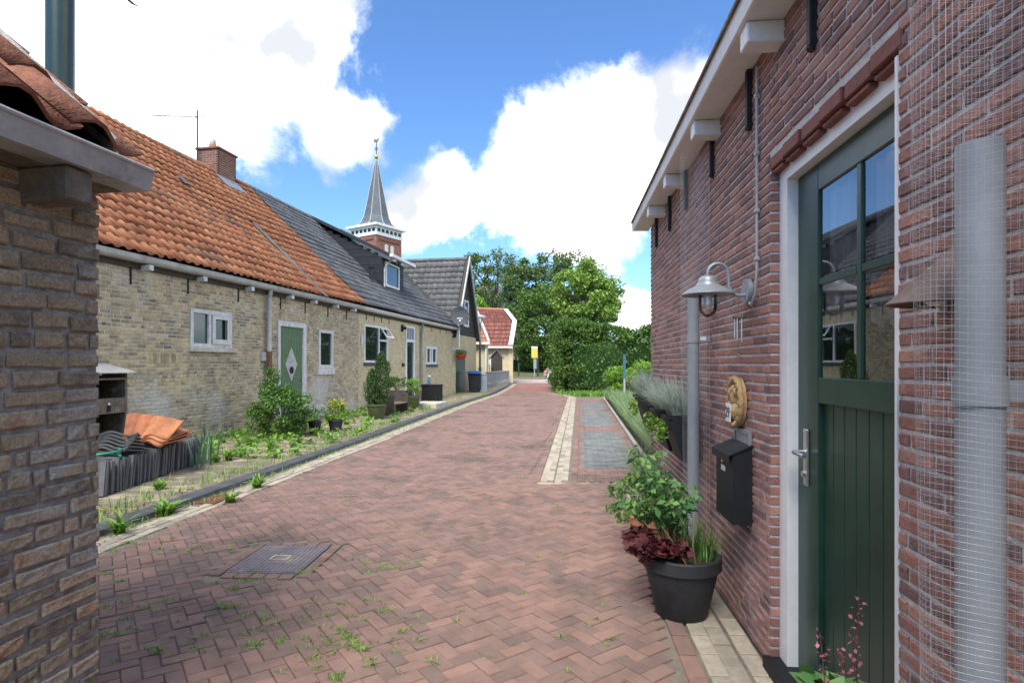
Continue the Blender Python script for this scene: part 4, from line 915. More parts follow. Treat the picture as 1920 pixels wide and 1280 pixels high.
fd = MB(); fd.bbox(22.0,22.10,-0.03,0.09,0.1,2.98,0.005).bbox(22.86,22.96,-0.03,0.09,0.1,2.98,0.005).bbox(22.10,22.86,-0.029,0.09,2.90,2.98,0.004).bbox(22.10,22.86,-0.029,0.09,2.36,2.47,0.004).bbox(22.33,22.37,-0.02,0.07,2.47,2.9,0.003).bbox(22.6,22.64,-0.02,0.07,2.47,2.9,0.003); fd = fd.build('door_frame', 'white', H2)
MB().box(22.1,22.86,0.04,0.045,2.47,2.90).build('transom_light', 'pane', fd)
dd = MB().bbox(22.10,22.24,0.03,0.07,0.12,2.36,0.004).bbox(22.72,22.86,0.03,0.07,0.12,2.36,0.004).bbox(22.24,22.72,0.031,0.07,0.12,0.95,0.004).bbox(22.24,22.72,0.031,0.07,2.22,2.36,0.004).bbox(22.24,22.72,0.031,0.06,1.5,1.54,0.003).bbox(22.46,22.50,0.032,0.06,0.95,2.22,0.003).build('front_door', 'green_paint', H2)
MB().box(22.24,22.72,0.045,0.05,0.95,2.22).build('pane', 'pane', dd)
MB().bbox(18.12,18.24,-0.05,0.0,2.12,2.40,0.006).build('meter_box', 'old_white', H2)
MB().bbox(21.55,21.66,-0.06,0.0,2.72,2.98,0.006).bbox(21.5,21.62,-0.20,-0.061,2.80,2.90,0.02).build('outdoor_light', 'iron', H2)
MB().bbox(21.6,21.85,-0.025,0.0,1.42,1.55,0.004).build('name_plate', 'iron', H2)
MB().tube([(23.6,-0.14,3.2),(23.6,-0.12,3.1),(23.6,-0.07,2.85),(23.6,-0.07,0.08)],0.045,12).build('rainwater_pipe', 'pvc', H2, smooth=50)
# ---- third house: gable to the street
H3 = thing('gable_house', 'house with grey tiled steep roof and black boarded gable facing the street', 'house', (-8.05,0,0), LA)
ops3 = [(28.84,30.70,0.0,2.25)]
w3 = wall_body(28.12, 33.0, 0, 3.0, 0.006, 0.30, ops3).build('wall', 'yellow_mortar', H3)
lay_bricks(w3, brick_field(28.12,33.0,0.06,3.0,0.20,0.062,0.012,ops3,24,jit=0.006), LW, 'clean_brick', 0.0, 1, 0, 0.004, 0.04, 0.002, 1, 1, tilt=0.008, seed=24)
MB().bbox(28.1,29.9,-0.02,0.0,2.93,2.99,0.003).bbox(28.1,28.9,-0.02,0.0,2.28,2.33,0.003).build('white_band', 'old_white', H3)
MB().box(28.2,32.9,0.32,9,0,3.0).build('core', 'room', H3)
gz = lambda t: 7.05-abs(t-30.7)*1.74
gb = MB(); gb.prism([(28.4,3.0),(33.0,3.0),(30.7,7.0)], 0.05, 0.3, lambda a,b,y:(a,y,b)); gb = gb.build('gable', 'siding', H3)
z = 3.0; k = 0
while z < 6.8:
    hw = (7.0-z)/1.74-0.08
    MB().prism([(30.7-hw,z),(30.7+hw,z),(30.7+max(0.02,hw-0.09),z+0.15),(30.7-max(0.02,hw-0.09),z+0.15)], 0.015+0.01*(k%2), 0.048, lambda a,b,y:(a,y,b)).build('siding_board', 'dark_wood', gb); z += 0.16; k += 1
window(H3, 30.4,31.3,3.5,4.9,'white',0.08,(),-0.03,name='gable_window')
rs = MB(); rs.prism([(28.25,2.85),(30.7,7.10),(33.15,2.85),(33.05,2.80),(30.7,6.95),(28.35,2.80)], -0.2, 9, lambda a,b,y:(a,y,b)); rs = rs.build('roof', 'dark_wood', H3)
s3 = math.atan2(4.25, 2.45); c3, n3 = math.cos(s3), math.sin(s3)
FR3 = Matrix(((0,c3,-n3,28.22),(-1,0,0,9.0),(0,n3,c3,2.85),(0,0,0,1)))
lay_tiles(rs, LW, 0.30, 0.36, 30, 13, FR3 @ Matrix.Translation((0,0,0.02)), 'grey_tile', 60, 35, h=0.05, wavy=0.4)
for k in range(30): MB().lathe([(0.10,0),(0.115,0.13),(0.115,0.34),(0.095,0.34)],12).build('ridge_tile', 'grey_tile', rs).matrix_basis = Matrix.Translation((30.7,-0.1+k*0.3,7.08)) @ Matrix.Rotation(R(-90),4,'X')
for sx in (-1,1): MB().prism([(30.7,7.22),(30.7,6.95),(30.7+sx*2.5,2.62),(30.7+sx*2.5,2.89)], -0.26, -0.20, lambda a,b,y:(a,y,b)).build('verge_board', 'zinc', rs)
gdr = MB().box(28.86,30.68,0.03,0.07,0.02,2.24).build('garage_door', 'green_paint', H3)
for k in range(8): MB().bbox(28.87+k*0.226,28.87+k*0.226+0.22,0.008,0.03,0.03,2.23,0.004).build('board', 'green_paint', gdr)
ds = thing('satellite_dish', 'dark grey satellite dish on a mast at the end of the dark roof', 'dish', lw(27.9,-0.45,2.2), LA)
MB().tube([(0,0.45,0.05),(0,0.02,0.05),(0,0,0.1),(0,0,1.55)],0.028,10).build('mast', 'zinc', ds)
dirn = Matrix.Translation((-0.10,-0.06,1.62)) @ Vector((-0.86,-0.42,0.28)).to_track_quat('Z','X').to_matrix().to_4x4()
d_ = MB().lathe([(0.001,-0.11),(0.15,-0.10),(0.3,-0.065),(0.42,-0.012),(0.46,0.01),(0.465,0.0),(0.42,-0.025),(0.3,-0.08),(0.15,-0.115),(0.001,-0.125)],32).build('dish', 'kerb', ds, smooth=40); d_.matrix_basis = dirn
ar = MB().tube([(0.42,0,-0.02),(0.50,0,0.3),(0.35,0,0.52)],0.014,8).bbox(0.25,0.38,-0.05,0.05,0.48,0.56,0.01).build('feed_arm', 'grey_metal', d_)
lg = MB().tube([(-0.2,0,-0.085),(-0.2,0,-0.079)],0.04,12).box(-0.1,-0.07,-0.14,0.14,-0.1,-0.093).build('logo', 'white', d_)
bk = thing('hanging_basket', 'red hanging basket with green plant in front of the dark garage door', 'basket', lw(28.6,-0.35,1.93), LA)
MB().lathe([(0,-0.2),(0.15,-0.18),(0.24,-0.05),(0.26,0.05),(0.22,0.05)],18).build('bowl', 'red', bk, smooth=40); MB().tube([(0,0,0.05),(0,0.15,0.38),(0,0.35,0.40)],0.008,5).build('hook', 'iron', bk)
bp_ = thing('basket_plant', 'trailing green plant growing from the red hanging basket', 'plant', lw(28.6,-0.35,2.0), LA); leaves('foliage', blob_pts(500,(0,0,0.08),(0.42,0.3,0.14)), 0.06, 'leaf_mid', bp_, up=0.8)
leaves('flowers', blob_pts(60,(0,-0.05,0.0),(0.3,0.28,0.1)), 0.05, 'red', bp_)
# ---- fourth house beyond: red tiled mansard roof
H4 = thing('red_roofed_house', 'yellow brick house with red mansard roof and white verge at the street end', 'house', (0,0,0))
MB().box(-6.5,0.05,45.0,53,0,2.95).build('wall', 'clean_brick', H4)
MB().bbox(-0.32,0.08,44.9,45.3,0,2.95,0.02).build('corner_pier', 'clean_brick', H4)
MB().box(-1.75,-1.15,44.95,45.02,1.3,2.3).build('window_frame', 'white', H4); MB().box(-1.65,-1.25,44.93,44.948,1.38,2.22).build('window_pane', 'pane', H4)
E0, E1, K0, K1, A0, A1 = (-6.5,44.7,2.9),(-0.10,44.7,2.9),(-6.5,46.0,4.9),(0.22,46.0,4.9),(-6.0,48.6,6.35),(-0.55,48.6,6.1)
r4 = MB(); r4.quad(E0,E1,K1,K0); r4.quad(K0,K1,A1,A0); r4.quad(K1,(0.22,52,4.9),A1); r4.quad(E1,(-0.1,52.8,2.9),(0.22,52,4.9),K1); r4.quad(A0,A1,(0.22,52,4.9),(-6.5,52,4.9)); r4 = r4.build('roof', 'red_tile', H4)
def lay_flat(parent, P0, P1, P2, P3, cols, rows, mat, nm='roof_tile'):
    P0, P1, P2, P3 = map(Vector, (P0,P1,P2,P3)); n = (P1-P0).cross(P3-P0).normalized()
    base = bpy.data.meshes.new(nm); first = None
    for j in range(rows):
        for i in range(cols):
            q = []
            for a, b in ((i,j),(i+0.97,j),(i+0.97,j+1.08),(i,j+1.08)):
                s, t = a/cols, min(b/rows, 1.02); q.append((P0.lerp(P1,s)).lerp(P3.lerp(P2,s),t))
            up = [0.09,0.09,0.03,0.03]; mid = [(q[0]+q[1])/2, (q[2]+q[3])/2]; mb = MB(); dz = n*rnd.uniform(-0.008,0.008)
            a, b, c, d = [q[k]+n*up[k]+dz for k in range(4)]; m0 = mid[0]+n*0.05+dz; m1 = mid[1]+n*0.0+dz
            mb.quad(a,m0,m1,d); mb.quad(m0,b,c,m1); mb.quad(a,q[0],(mid[0]),m0); mb.quad(m0,mid[0],q[1],b); mb.build(nm, mat, parent, fix=False)
lay_flat(r4, (-3.6,44.7,2.9),E1,K1,(-3.6,46.0,4.9), 12, 6, 'red_tile'); lay_flat(r4, (-3.6,46.0,4.9),K1,A1,(-3.6,48.6,6.22), 12, 7, 'red_tile')
vb = MB()
for a, b in ((E1,K1),(K1,A1)):
    a, b = Vector(a), Vector(b); s = Vector((0.16,-0.06,0)); dn = Vector((0,-0.10,0.14)); vb.quad(a+dn,b+dn,b+dn+s,a+dn+s); vb.quad(a+s+dn,b+s+dn,b+s-Vector((0,0,0.12)),a+s-Vector((0,0,0.12))); vb.quad(a+dn-Vector((0.18,0,0)),b+dn-Vector((0.18,0,0)),b+dn,a+dn)
vb.build('verge_board', 'white', r4, fix=False); MB().box(-3.9,0.05,44.5,44.68,2.78,2.93).build('eave_gutter', 'white', H4)
MB().tube([(-6.0,48.6,6.38),(-0.6,48.6,6.16)],0.12,8).build('ridge', 'terracotta', r4)
H5 = thing('low_wing', 'low yellow brick wing with orange tiles beside the black gable', 'house', (0,0,0))
MB().box(-4.5,-1.72,36.2,41,0,2.95).build('wall', 'clean_brick', H5)
r5 = MB(); r5.quad((-4.5,36.0,2.9),(-1.55,36.0,2.9),(-2.45,38.6,5.0),(-4.5,38.6,5.0)); r5.quad((-1.55,36.0,2.9),(-1.55,41,2.9),(-2.45,38.6,5.0)); r5 = r5.build('roof', 'orange_tile', H5)
lay_flat(r5, (-3.1,36.0,2.9),(-1.6,36.0,2.9),(-2.48,38.6,5.0),(-3.6,38.6,5.0), 6, 8, 'orange_tile')
MB().prism([(0,0),(0.16,0),(0.16,0.22),(0,0.22)], 0, 1, lambda a,b,y:(-1.55-0.9*y+a,35.9+2.6*y,2.82+2.1*y+b)).build('verge_board', 'zinc', r5); MB().box(-3.1,-1.4,35.82,36.0,2.76,2.92).build('eave_gutter', 'white', H5)
MB().tube([(-1.66,35.95,2.8),(-1.66,36.1,2.5),(-1.66,36.1,0)],0.06,8).build('rainwater_pipe', 'white', H5)
# street-side railing and little shed in front of it
rl = thing('railing', 'grey metal railing on a low wall in front of the red-roofed house', 'railing', (0,0,0))
a, b = Vector((-1.55,34.9,0)), Vector((-0.15,44.6,0)); d = (b-a).normalized(); nrm = Vector((-d.y,d.x,0)); L_ = (b-a).length
bm_ = Matrix(((d.x,nrm.x,0,a.x),(d.y,nrm.y,0,a.y),(0,0,1,0),(0,0,0,1)))
MB().bbox(0,L_,0,0.15,0,0.28,0.01,bm_).build('base_wall', 'pale_road', rl); MB().bbox(0,L_,0.05,0.10,0.98,1.04,0.008,bm_).build('top_rail', 'zinc', rl); MB().bbox(0,L_,0.05,0.10,0.32,0.36,0.008,bm_).build('bottom_rail', 'zinc', rl)
for k in range(68): MB().box(0.05+k*L_/68,0.12+k*L_/68,0.06,0.085,0.36,0.98,bm_).build('slat', 'grey_metal', rl)
ps = thing('wooden_playhouse', 'small dark wooden shed with peaked roof behind the grey railing', 'shed', (-1.15,42.6,0))
MB().box(-0.42,0.42,0,0.8,0.0,2.0).build('wall', 'dark_wood', ps)
MB().prism([(-0.42,2.0),(0.42,2.0),(0,2.55)], 0.0, 0.8, lambda a,b,y:(a,y,b)).build('gable', 'dark_wood', ps)
for s in (-1,1): MB().prism([(0,2.66),(0,2.56),(s*0.56,1.88),(s*0.60,1.94)], -0.12, 0.9, lambda a,b,y:(a,y,b)).build('roof_panel', 'dark_tile', ps)
for k in range(6): MB().bbox(-0.40+k*0.135,-0.40+k*0.135+0.125,-0.025,-0.002,0.05,2.0,0.004).build('board', 'dark_wood', ps)
MB().bbox(-0.72,-0.36,-0.5,-0.2,1.42,1.5,0.01,Matrix.Rotation(R(0),4,'Z')).build('bird_tray', 'zinc', ps); MB().tube([(-0.54,-0.35,0),(-0.54,-0.35,1.42)],0.03,6).build('tray_post', 'dark_wood', ps)
# ---- near shed with rough brick wall at the left edge
SA = math.atan2(0.985, 0.1724); SW = Matrix.Translation((-1.973,0,0)) @ Matrix.Rotation(SA, 4, 'Z')
def sw(t, y, z): return SW @ Vector((t, y, z))
SH = thing('brick_shed', 'rough old brick shed with zinc gutter and clay tiles nearest the camera', 'shed', (-1.973,0,0), SA)
TE = 2.234
ws = MB(); ws.box(-1.5,TE-0.012,0.012,0.28,0,2.16); ws = ws.build('wall', 'old_mortar', SH)
fs = brick_field(-1.5, TE, 0.0, 2.13, 0.19, 0.067, 0.016, [], 41, jit=0.03, mixhead=0.35)
fs = [(cx, cz+0.02*math.sin(cx*3+cz)*0.5, ln, h*rnd.uniform(0.86,1.06), row) for cx, cz, ln, h, row in fs]
lay_bricks(ws, fs, SW, 'old_brick', 0.0, 1, 300, 0.006, 0.09, 0.0032, 4, 2, tilt=0.035, seed=41)
for k in range(31):     # the corner's return bricks, jutting unevenly
    z = 0.067*k; MB().bbox(TE-0.07,TE+0.012*rnd.random(),0.02+0.03*rnd.random(),0.25,z+0.008,z+0.057,0.010).build('return_brick', 'old_brick', ws)
MB().box(-1.5,TE-0.3,0.25,3.2,0,2.1).build('core', 'room', SH)
MB().bbox(1.925,2.022,-0.185,0.25,2.045,2.155,0.006).build('beam_end', 'wood_old', SH); MB().bbox(0.6,0.7,-0.185,0.25,2.045,2.155,0.006).build('beam_end', 'wood_old', SH)
MB().prism([(-0.225,2.235),(-0.205,2.16),(-0.09,2.16),(-0.09,2.168),(-0.198,2.168),(-0.212,2.235)], -1.5, TE+0.005, lambda a,b,y:(y,a,b)).build('gutter', 'zinc', SH)
MB().tube([(-1.5,-0.222,2.236),(TE+0.006,-0.222,2.236)],0.009,8).build('gutter_bead', 'zinc', SH); MB().prism([(-0.225,2.235),(-0.205,2.16),(-0.09,2.16),(-0.09,2.235)], TE+0.005, TE+0.011, lambda a,b,y:(y,a,b)).build('gutter_end', 'zinc', SH)
MB().box(-1.5,TE-0.01,-0.10,0.30,2.157,2.19).build('soffit', 'wood_old', SH)
ssl = R(41); FS = Matrix.Translation((0,-0.16,2.245)) @ Matrix(((1,0,0,0),(0,math.cos(ssl),-math.sin(ssl),0),(0,math.sin(ssl),math.cos(ssl),0),(0,0,0,1)))
sr = MB().box(-1.5,TE-0.02,0,2.6,-0.05,-0.01,FS).build('roof', 'dark_wood', SH)
lay_tiles(sr, SW, 0.27, 0.34, 13, 8, FS @ Matrix.Translation((TE-13*0.27-0.02,0,0.01)), 'shed_tile', 300, 43, h=0.07, wavy=0.3)
MB().bbox(TE-0.05,TE-0.005,0.1,2.6,-0.02,0.045,0.012,FS).build('verge_mortar', 'old_mortar', sr)
fl = thing('flue_pipe', 'tall dark green flue pipe rising behind the old shed roof', 'chimney pipe', (-2.74,3.45,0)); MB().tube([(0,0,0),(0,0,5.2)],0.072,28).build('pipe', 'flue_green', fl, smooth=40)
MB().lathe([(0.072,0),(0.078,0.01),(0.078,0.05),(0.072,0.06)],28,(0,0,2.9)).build('joint_ring', 'flue_green', fl, smooth=40); MB().lathe([(0.06,5.2),(0.06,5.3),(0.12,5.32),(0,5.42)],20).build('cap', 'flue_green', fl, smooth=40)
# ================================================================== things along the left footway
FZ = 0.048
cbn = thing('shelf_cabinet', 'weathered open wooden shelf unit with sloping metal top against the brick wall', 'shelf', lw(8.2,-0.5,FZ), LA)
for x in (0.0,0.76): MB().bbox(x,x+0.045,0.0,0.42,0,1.30,0.004).build('side_panel', 'wood_old', cbn)
for z in (0.20,0.72,1.22): MB().bbox(0.046,0.759,0.0,0.42,z,z+0.03,0.004).build('shelf_board', 'wood_old', cbn)
MB().bbox(0.05,0.755,0.40,0.42,0.05,1.28,0.003).build('back_panel', 'dark_wood', cbn); MB().bbox(0.05,0.755,0.0,0.025,0.751,0.95,0.004).build('front_board', 'wood_old', cbn)
MB().prism([(-0.10,1.32),(0.46,1.46),(0.46,1.475),(-0.10,1.335)], -0.06, 0.87, lambda a,b,y:(y,a,b)).build('top_sheet', 'zinc', cbn)
MB().prism([(0.0,1.25),(0.42,1.25),(0.42,1.45),(0.0,1.34)], 0.765, 0.80, lambda a,b,y:(y,a,b)).build('end_board', 'wood_old', cbn)
bt = thing('small_bottle', 'small dark bottle with white cap on the wooden shelf', 'bottle', lw(8.66,-0.49,FZ+0.752), LA)
MB().lathe([(0,0),(0.022,0),(0.022,0.08),(0.012,0.09),(0.012,0.1)],14,(0,-0.03,0.0)).build('body', 'black', bt, smooth=40); MB().lathe([(0.014,0.1),(0.014,0.13),(0,0.13)],12,(0,-0.03,0)).build('cap', 'white', bt)
tag(MB().bbox(-0.14,0.14,-0.1,0.1,0,0.14,0.03).build('paper_sack', 'clay_figure', None), 'crumpled yellow-brown sack on the upper wooden shelf', 'sack').matrix_world = Matrix.Translation(lw(8.6,-0.26,FZ+0.76)) @ Matrix.Rotation(LA,4,'Z')
def tile_obj(name, label, w, l, h, mtx, mat, group, seed):
    V, Fc, _ = pantile(w, l, seed, h, 10); V2 = [(x, y, z-0.013) for x, y, z in V]; mb = MB(); mb.v = V+V2; n = len(V); mb.f = list(Fc)+[tuple(i+n for i in f) for f in Fc]
    m = 11; mb.f += [(0,m,n+m,n),(m-1,n+m-1,n+2*m-1,2*m-1)]+[(m+i,m+i+1,n+m+i+1,n+m+i) for i in range(m-1)]
    o = mb.build(name, mat, None, smooth=60); o.matrix_world = mtx; return tag(o, label, 'roof tile', group)
ra = math.atan2(2.2,-0.1)
def edge_tile(seed):
    r = random.Random(seed); mb = MB(); n = 8; th = 0.022
    P = [(-0.19+0.38*i/n, 0.022*math.sin(2*math.pi*i/n+r.uniform(-.3,.3))) for i in range(n+1)]
    h = 0.36+r.uniform(-.02,.03)
    for i in range(n):
        (xa,ya),(xb,yb) = P[i],P[i+1]
        for q in ((0,),(1,)):
            o_ = th*q[0]; mb.quad((xa,ya+o_,0),(xb,yb+o_,0),(xb,yb+o_,h),(xa,ya+o_,h))
        mb.quad((xa,ya,h),(xb,yb,h),(xb,yb+th,h),(xa,ya+th,h))
    for i in (0,n): x,y = P[i]; mb.quad((x,y,0),(x,y+th,0),(x,y+th,h),(x,y,h))
    return mb.mesh('stacked_tile')
EM = [edge_tile(k) for k in range(5)]
for k in range(46):        # dark tiles standing on edge in a row
    f_ = k/45; o = link('stacked_tile', EM[k%5], 'dark_tile'); tag(o, 'dark grey roof tile standing on edge in the row along the footway', 'roof tile', 'dark tiles standing on edge')
    o.matrix_world = Matrix.Translation((-4.66-0.13*f_+rnd.uniform(-.02,.02), 6.20+2.2*f_, FZ+0.015)) @ Matrix.Rotation(R(rnd.uniform(-4,4)),4,'Z') @ Matrix.Rotation(R(rnd.uniform(-9,-2)),4,'X')
for k in range(6): tile_obj('loose_tile', 'dark grey roof tile lying in the flat pile beside the orange tiles', 0.34, 0.38, 0.06, Matrix.Translation((-4.88+0.02*k,6.62,0.47+k*0.035)) @ Matrix.Rotation(R(4+5*k),4,'Z') @ Matrix.Rotation(R(-8),4,'X'), 'dark_tile', 'flat pile of dark tiles', 320+k)
for k in range(4): tile_obj('clay_tile', 'orange clay roof tile leaning in the heap by the leek plants', 0.27, 0.40, 0.05, Matrix.Translation((-5.06+0.12*k,7.42-0.03*k,0.44)) @ Matrix.Rotation(R(22-13*k),4,'Z') @ Matrix.Rotation(R(60-5*k),4,'X'), 'orange_tile', 'leaning orange tiles', 330+k)
for k in range(3): tile_obj('clay_tile', 'orange clay roof tile lying flat at the right of the tile heap', 0.36, 0.40, 0.06, Matrix.Translation((-4.74,7.28+0.03*k,0.46+0.035*k)) @ Matrix.Rotation(R(-20+7*k),4,'Z') @ Matrix.Rotation(R(10),4,'X'), 'orange_tile', 'flat orange tiles', 340+k)
tag(MB().bbox(-0.20,0.20,-1.15,1.15,0,0.36,0.02).build('tile_crate', 'dark_wood', None), 'dark crate behind the row of upright tiles', 'crate').matrix_world = Matrix.Translation((-5.12,7.3,FZ)) @ Matrix.Rotation(R(3.5),4,'Z')
hs = MB().tube([(0.16*math.cos(a)*(1+0.02*math.sin(3*a)),0.16*math.sin(a),0.012*a) for a in np.linspace(0,7.5,40)],0.013,8); tag(hs.build('garden_hose', 'green_hose', None, smooth=True), 'loop of green garden hose on the dark tiles', 'hose').location = (-4.68,6.52,0.43)
def plant(name, label, loc, fn, cat='plant', group=None):
    o = thing(name, label, cat, loc, 0, group); fn(o); return o
def leek(o):
    n = 26; blades('leaves', nr.normal(size=(n,3))*np.array([0.12,0.16,0]), 0.78, 0.03, 'leaf_leek', o, lean=0.55, seg=6, droop=0.8)
plant('leek_plant', 'tall blue-green leek-like leaves beside the upright tiles', (-4.50,8.25,FZ), leek)
def bushy(n, r, k, cr, size, mat, stems=6, low=-0.6, asp=0.55, up=0.7):
    def fn(o):
        C, cc = clumps(n, (0,0,r[2]*1.05), r, k, cr, low=low); leaves('foliage', C, size, mat, o, up=up, aspect=asp); mb = MB()
        for q in cc[:stems]: mb.tube([(0,0,0),(q[0]*0.4,q[1]*0.4,q[2]*0.5),tuple(q)],[0.014,0.009,0.004],5)
        mb.build('stems', 'stem', o)
    return fn
plant('wall_shrub', 'wide dark green shrub in front of the green plank door', (-4.62,11.4,FZ), bushy(9000,(0.66,0.6,0.48),70,0.15,0.055,'leaf_mid',14))
plant('tall_shrub', 'slender upper shoots rising from the wide shrub by the plank door', (-4.85,11.6,FZ+0.5), bushy(2200,(0.26,0.26,0.44),22,0.12,0.05,'leaf_mid',8))
pot('small_pot', 'small black pot half under the wide shrub', Vector((-4.16,12.0,FZ)), 0.14, 0.10, 0.26, 'pot_black', 0.03)
plant('pot_herb', 'grey-green herb in the small black pot under the shrub', (-4.16,12.0,FZ+0.24), bushy(900,(0.22,0.22,0.2),16,0.09,0.045,'leaf_blue',4))
pot('small_pot', 'black pot with the yellow-flowered plant on the footway', Vector((-3.86,12.45,FZ)), 0.165, 0.12, 0.24, 'pot_black', 0.03)
def yel(o):
    bushy(900,(0.22,0.22,0.24),18,0.08,0.05,'leaf_weed',8)(o); leaves('flowers', blob_pts(110,(0.03,0,0.38),(0.26,0.22,0.15)), 0.05, 'leaf_yellow', o, up=0.8, aspect=0.8)
plant('yellow_flowers', 'yellow-flowered leafy plant in a black pot', (-3.86,12.45,FZ+0.2), yel)
pot('conifer_pot', 'large olive green glazed pot with the conifer', Vector((-3.62,15.2,FZ)), 0.27, 0.19, 0.40, 'olive_pot', 0.05)
def conifer(o):
    out = []
    for cx, h, r in ((0.14,1.42,0.24),(-0.12,0.95,0.2)):
        n = int(5200*h*r/0.34); z = nr.uniform(0,1,n); a = nr.uniform(0,6.283,n); rr = r*(np.sin(np.pi*np.clip(z*0.86+0.12,0,1))**0.75)*nr.uniform(0.45,1.05,n)*(1+0.22*np.sin(a*3+z*19)); out.append(np.stack([cx+rr*np.cos(a), rr*np.sin(a), z*h],1))
    C = np.concatenate(out); leaves('foliage', C, 0.05, 'leaf_conifer', o, up=0.2, aspect=0.4, D=np.array([[0,0,1.0]]), spread=0.7); MB().tube([(0.1,0,-0.1),(0.13,0,1.0)],[0.03,0.01],6).build('trunk', 'bark', o)
plant('conifer', 'dark green columnar conifer with two tops in an olive pot', (-3.62,15.2,FZ+0.38), conifer)
bn = thing('wooden_bench', 'low dark wooden bench with solid end panels on the footway', 'bench', (-3.33,16.0,FZ), math.atan2(1,0.18))
for x in (0,1.15): MB().bbox(x,x+0.06,0,0.42,0,0.60,0.006).build('end_panel', 'dark_wood', bn)
for k in range(3): MB().bbox(0.061,1.149,0.02+k*0.13,0.14+k*0.13,0.30,0.335,0.005).build('seat_slat', 'wood_old', bn)
gp = thing('planter_box', 'grey planter box behind the wooden bench', 'planter', (-3.75,18.5,FZ)); MB().bbox(-0.33,0.33,-0.2,0.2,0,0.60,0.01).build('box', 'dark_wood', gp); MB().box(-0.3,0.3,-0.17,0.17,0.59,0.605).build('soil', 'soil', gp)
plant('rosemary', 'green bushy herb in the grey planter box behind the bench', (-3.75,18.5,FZ+0.58), bushy(1500,(0.32,0.22,0.26),24,0.1,0.05,'leaf_mid',5))
pot('olive_planter', 'olive green pot beside the front door of the dark-roofed cottage', Vector((-3.22,18.6,FZ)), 0.24, 0.16, 0.42, 'olive_pot', 0.05)
plant('pot_laurel', 'leafy green shrub in the olive pot by the front door', (-3.22,18.6,FZ+0.4), bushy(900,(0.22,0.22,0.3),18,0.1,0.06,'leaf_lime',5))
tag(MB().bbox(-0.45,0.45,-0.6,0.6,0,0.17,0.015).build('door_step', 'yellow_mortar', None), 'low stone step in front of the dark-roofed cottage door', 'step').matrix_world = Matrix.Translation((-2.85,19.6,FZ-0.02)) @ Matrix.Rotation(R(-11),4,'Z')
sb = thing('storage_box', 'black plastic storage box standing against the yellow brick wall', 'box', (-3.20,22.7,FZ), R(-10))
MB().bbox(-0.36,0.36,-0.22,0.3,0,0.58,0.015).build('body', 'black', sb); MB().bbox(-0.38,0.38,-0.24,0.32,0.585,0.66,0.015).build('lid', 'black', sb)
for k in range(7): MB().bbox(-0.33+k*0.1,-0.27+k*0.1,-0.232,-0.2205,0.05,0.53,0.004).build('rib', 'black', sb)
b2 = thing('spray_bottle', 'pale teal bottle standing on the black storage box', 'bottle', (-3.3,22.6,FZ+0.66)); MB().lathe([(0,0),(0.06,0),(0.065,0.18),(0.03,0.24),(0.025,0.3)],14).build('body', 'teal', b2, smooth=40); MB().bbox(-0.03,0.07,-0.02,0.02,0.3,0.36,0.006).build('spray_head', 'white', b2)
wb2 = thing('wheelie_bin', 'dark wheelie bin with a blue lid in front of the gable house', 'bin', (-1.97,29.6,FZ))
MB().prism([(-0.24,0.05),(0.24,0.05),(0.31,0.98),(-0.31,0.98)], -0.28, 0.34, lambda a,b,y:(a,y,b)).build('body', 'black', wb2)
MB().prism([(-0.36,0.98),(0.36,0.98),(0.37,1.05),(0.28,1.11),(-0.28,1.11),(-0.37,1.05)], -0.36, 0.40, lambda a,b,y:(a,y,b)).build('lid', 'blue', wb2)
for s in (-1,1): MB().tube([(s*0.22,0.36,0.11),(s*0.28,0.36,0.11)],0.11,16).build('wheel', 'rubber', wb2)
MB().tube([(-0.25,0.42,1.02),(0.25,0.42,1.02)],0.016,8).build('handle', 'black', wb2)
kc = thing('utility_cabinet', 'narrow grey-green utility cabinet beside the wheelie bin', 'cabinet', (-1.46,29.9,FZ)); MB().bbox(-0.16,0.16,-0.15,0.15,0,0.90,0.01).build('body', 'grey_metal', kc); MB().bbox(-0.18,0.18,-0.17,0.17,0.905,0.95,0.01).build('cap', 'grey_metal', kc)
sl_ = thing('street_lamp', 'dark green street lamp post with flat round head', 'street lamp', (-1.86,33.0,0)); MB().tube([(0,0,0),(0,0,1.3),(0,0,1.35),(0,0,3.85)],[0.095,0.09,0.06,0.045],14).build('post', 'flue_green', sl_, smooth=40)
MB().lathe([(0.06,3.85),(0.09,3.9),(0.16,4.2),(0.14,4.2)],16).build('glass', 'thin_glass', sl_, smooth=40); MB().lathe([(0.40,4.2),(0.41,4.22),(0.28,4.32),(0.1,4.38),(0,4.39)],24).build('hood', 'zinc', sl_, smooth=40); MB().lathe([(0,4.19),(0.40,4.2)],24).build('hood_underside', 'white', sl_)
# ---- weeds
WP = [(222,1000,0.30),(305,968,0.22),(318,962,0.26),(432,942,0.20),(482,914,0.28),(428,868,0.3),(455,858,0.26),(468,842,0.34),(405,872,0.24),(505,850,0.3),(560,838,0.25),(590,820,0.25),(650,800,0.2),(300,925,0.2)]
for i, (u, v, s) in enumerate(WP):
    x, y = G(u, v); o = thing('weed_plant', ('nearest','second','third','fourth','fifth','sixth','seventh','eighth','ninth','tenth','eleventh','twelfth','thirteenth','last')[i]+(' leafy green weed along the dark kerb, counted from the shed',' leafy green weed on the yellow footway, counted along the wall')[x < kerbx(y)-0.22], 'weed', (x, y, 0.05 if x < kerbx(y) else 0.0), 0, ('weeds along the kerb','weeds on the footway')[x < kerbx(y)-0.22])
    n = 34; az = nr.uniform(0,6.28,n); blades('leaves', np.stack([0.03*np.cos(az),0.03*np.sin(az),0*az],1), s*0.8, 0.05, 'leaf_weed', o, lean=1.1, seg=4, droop=0.55)
B = []; W_ = []
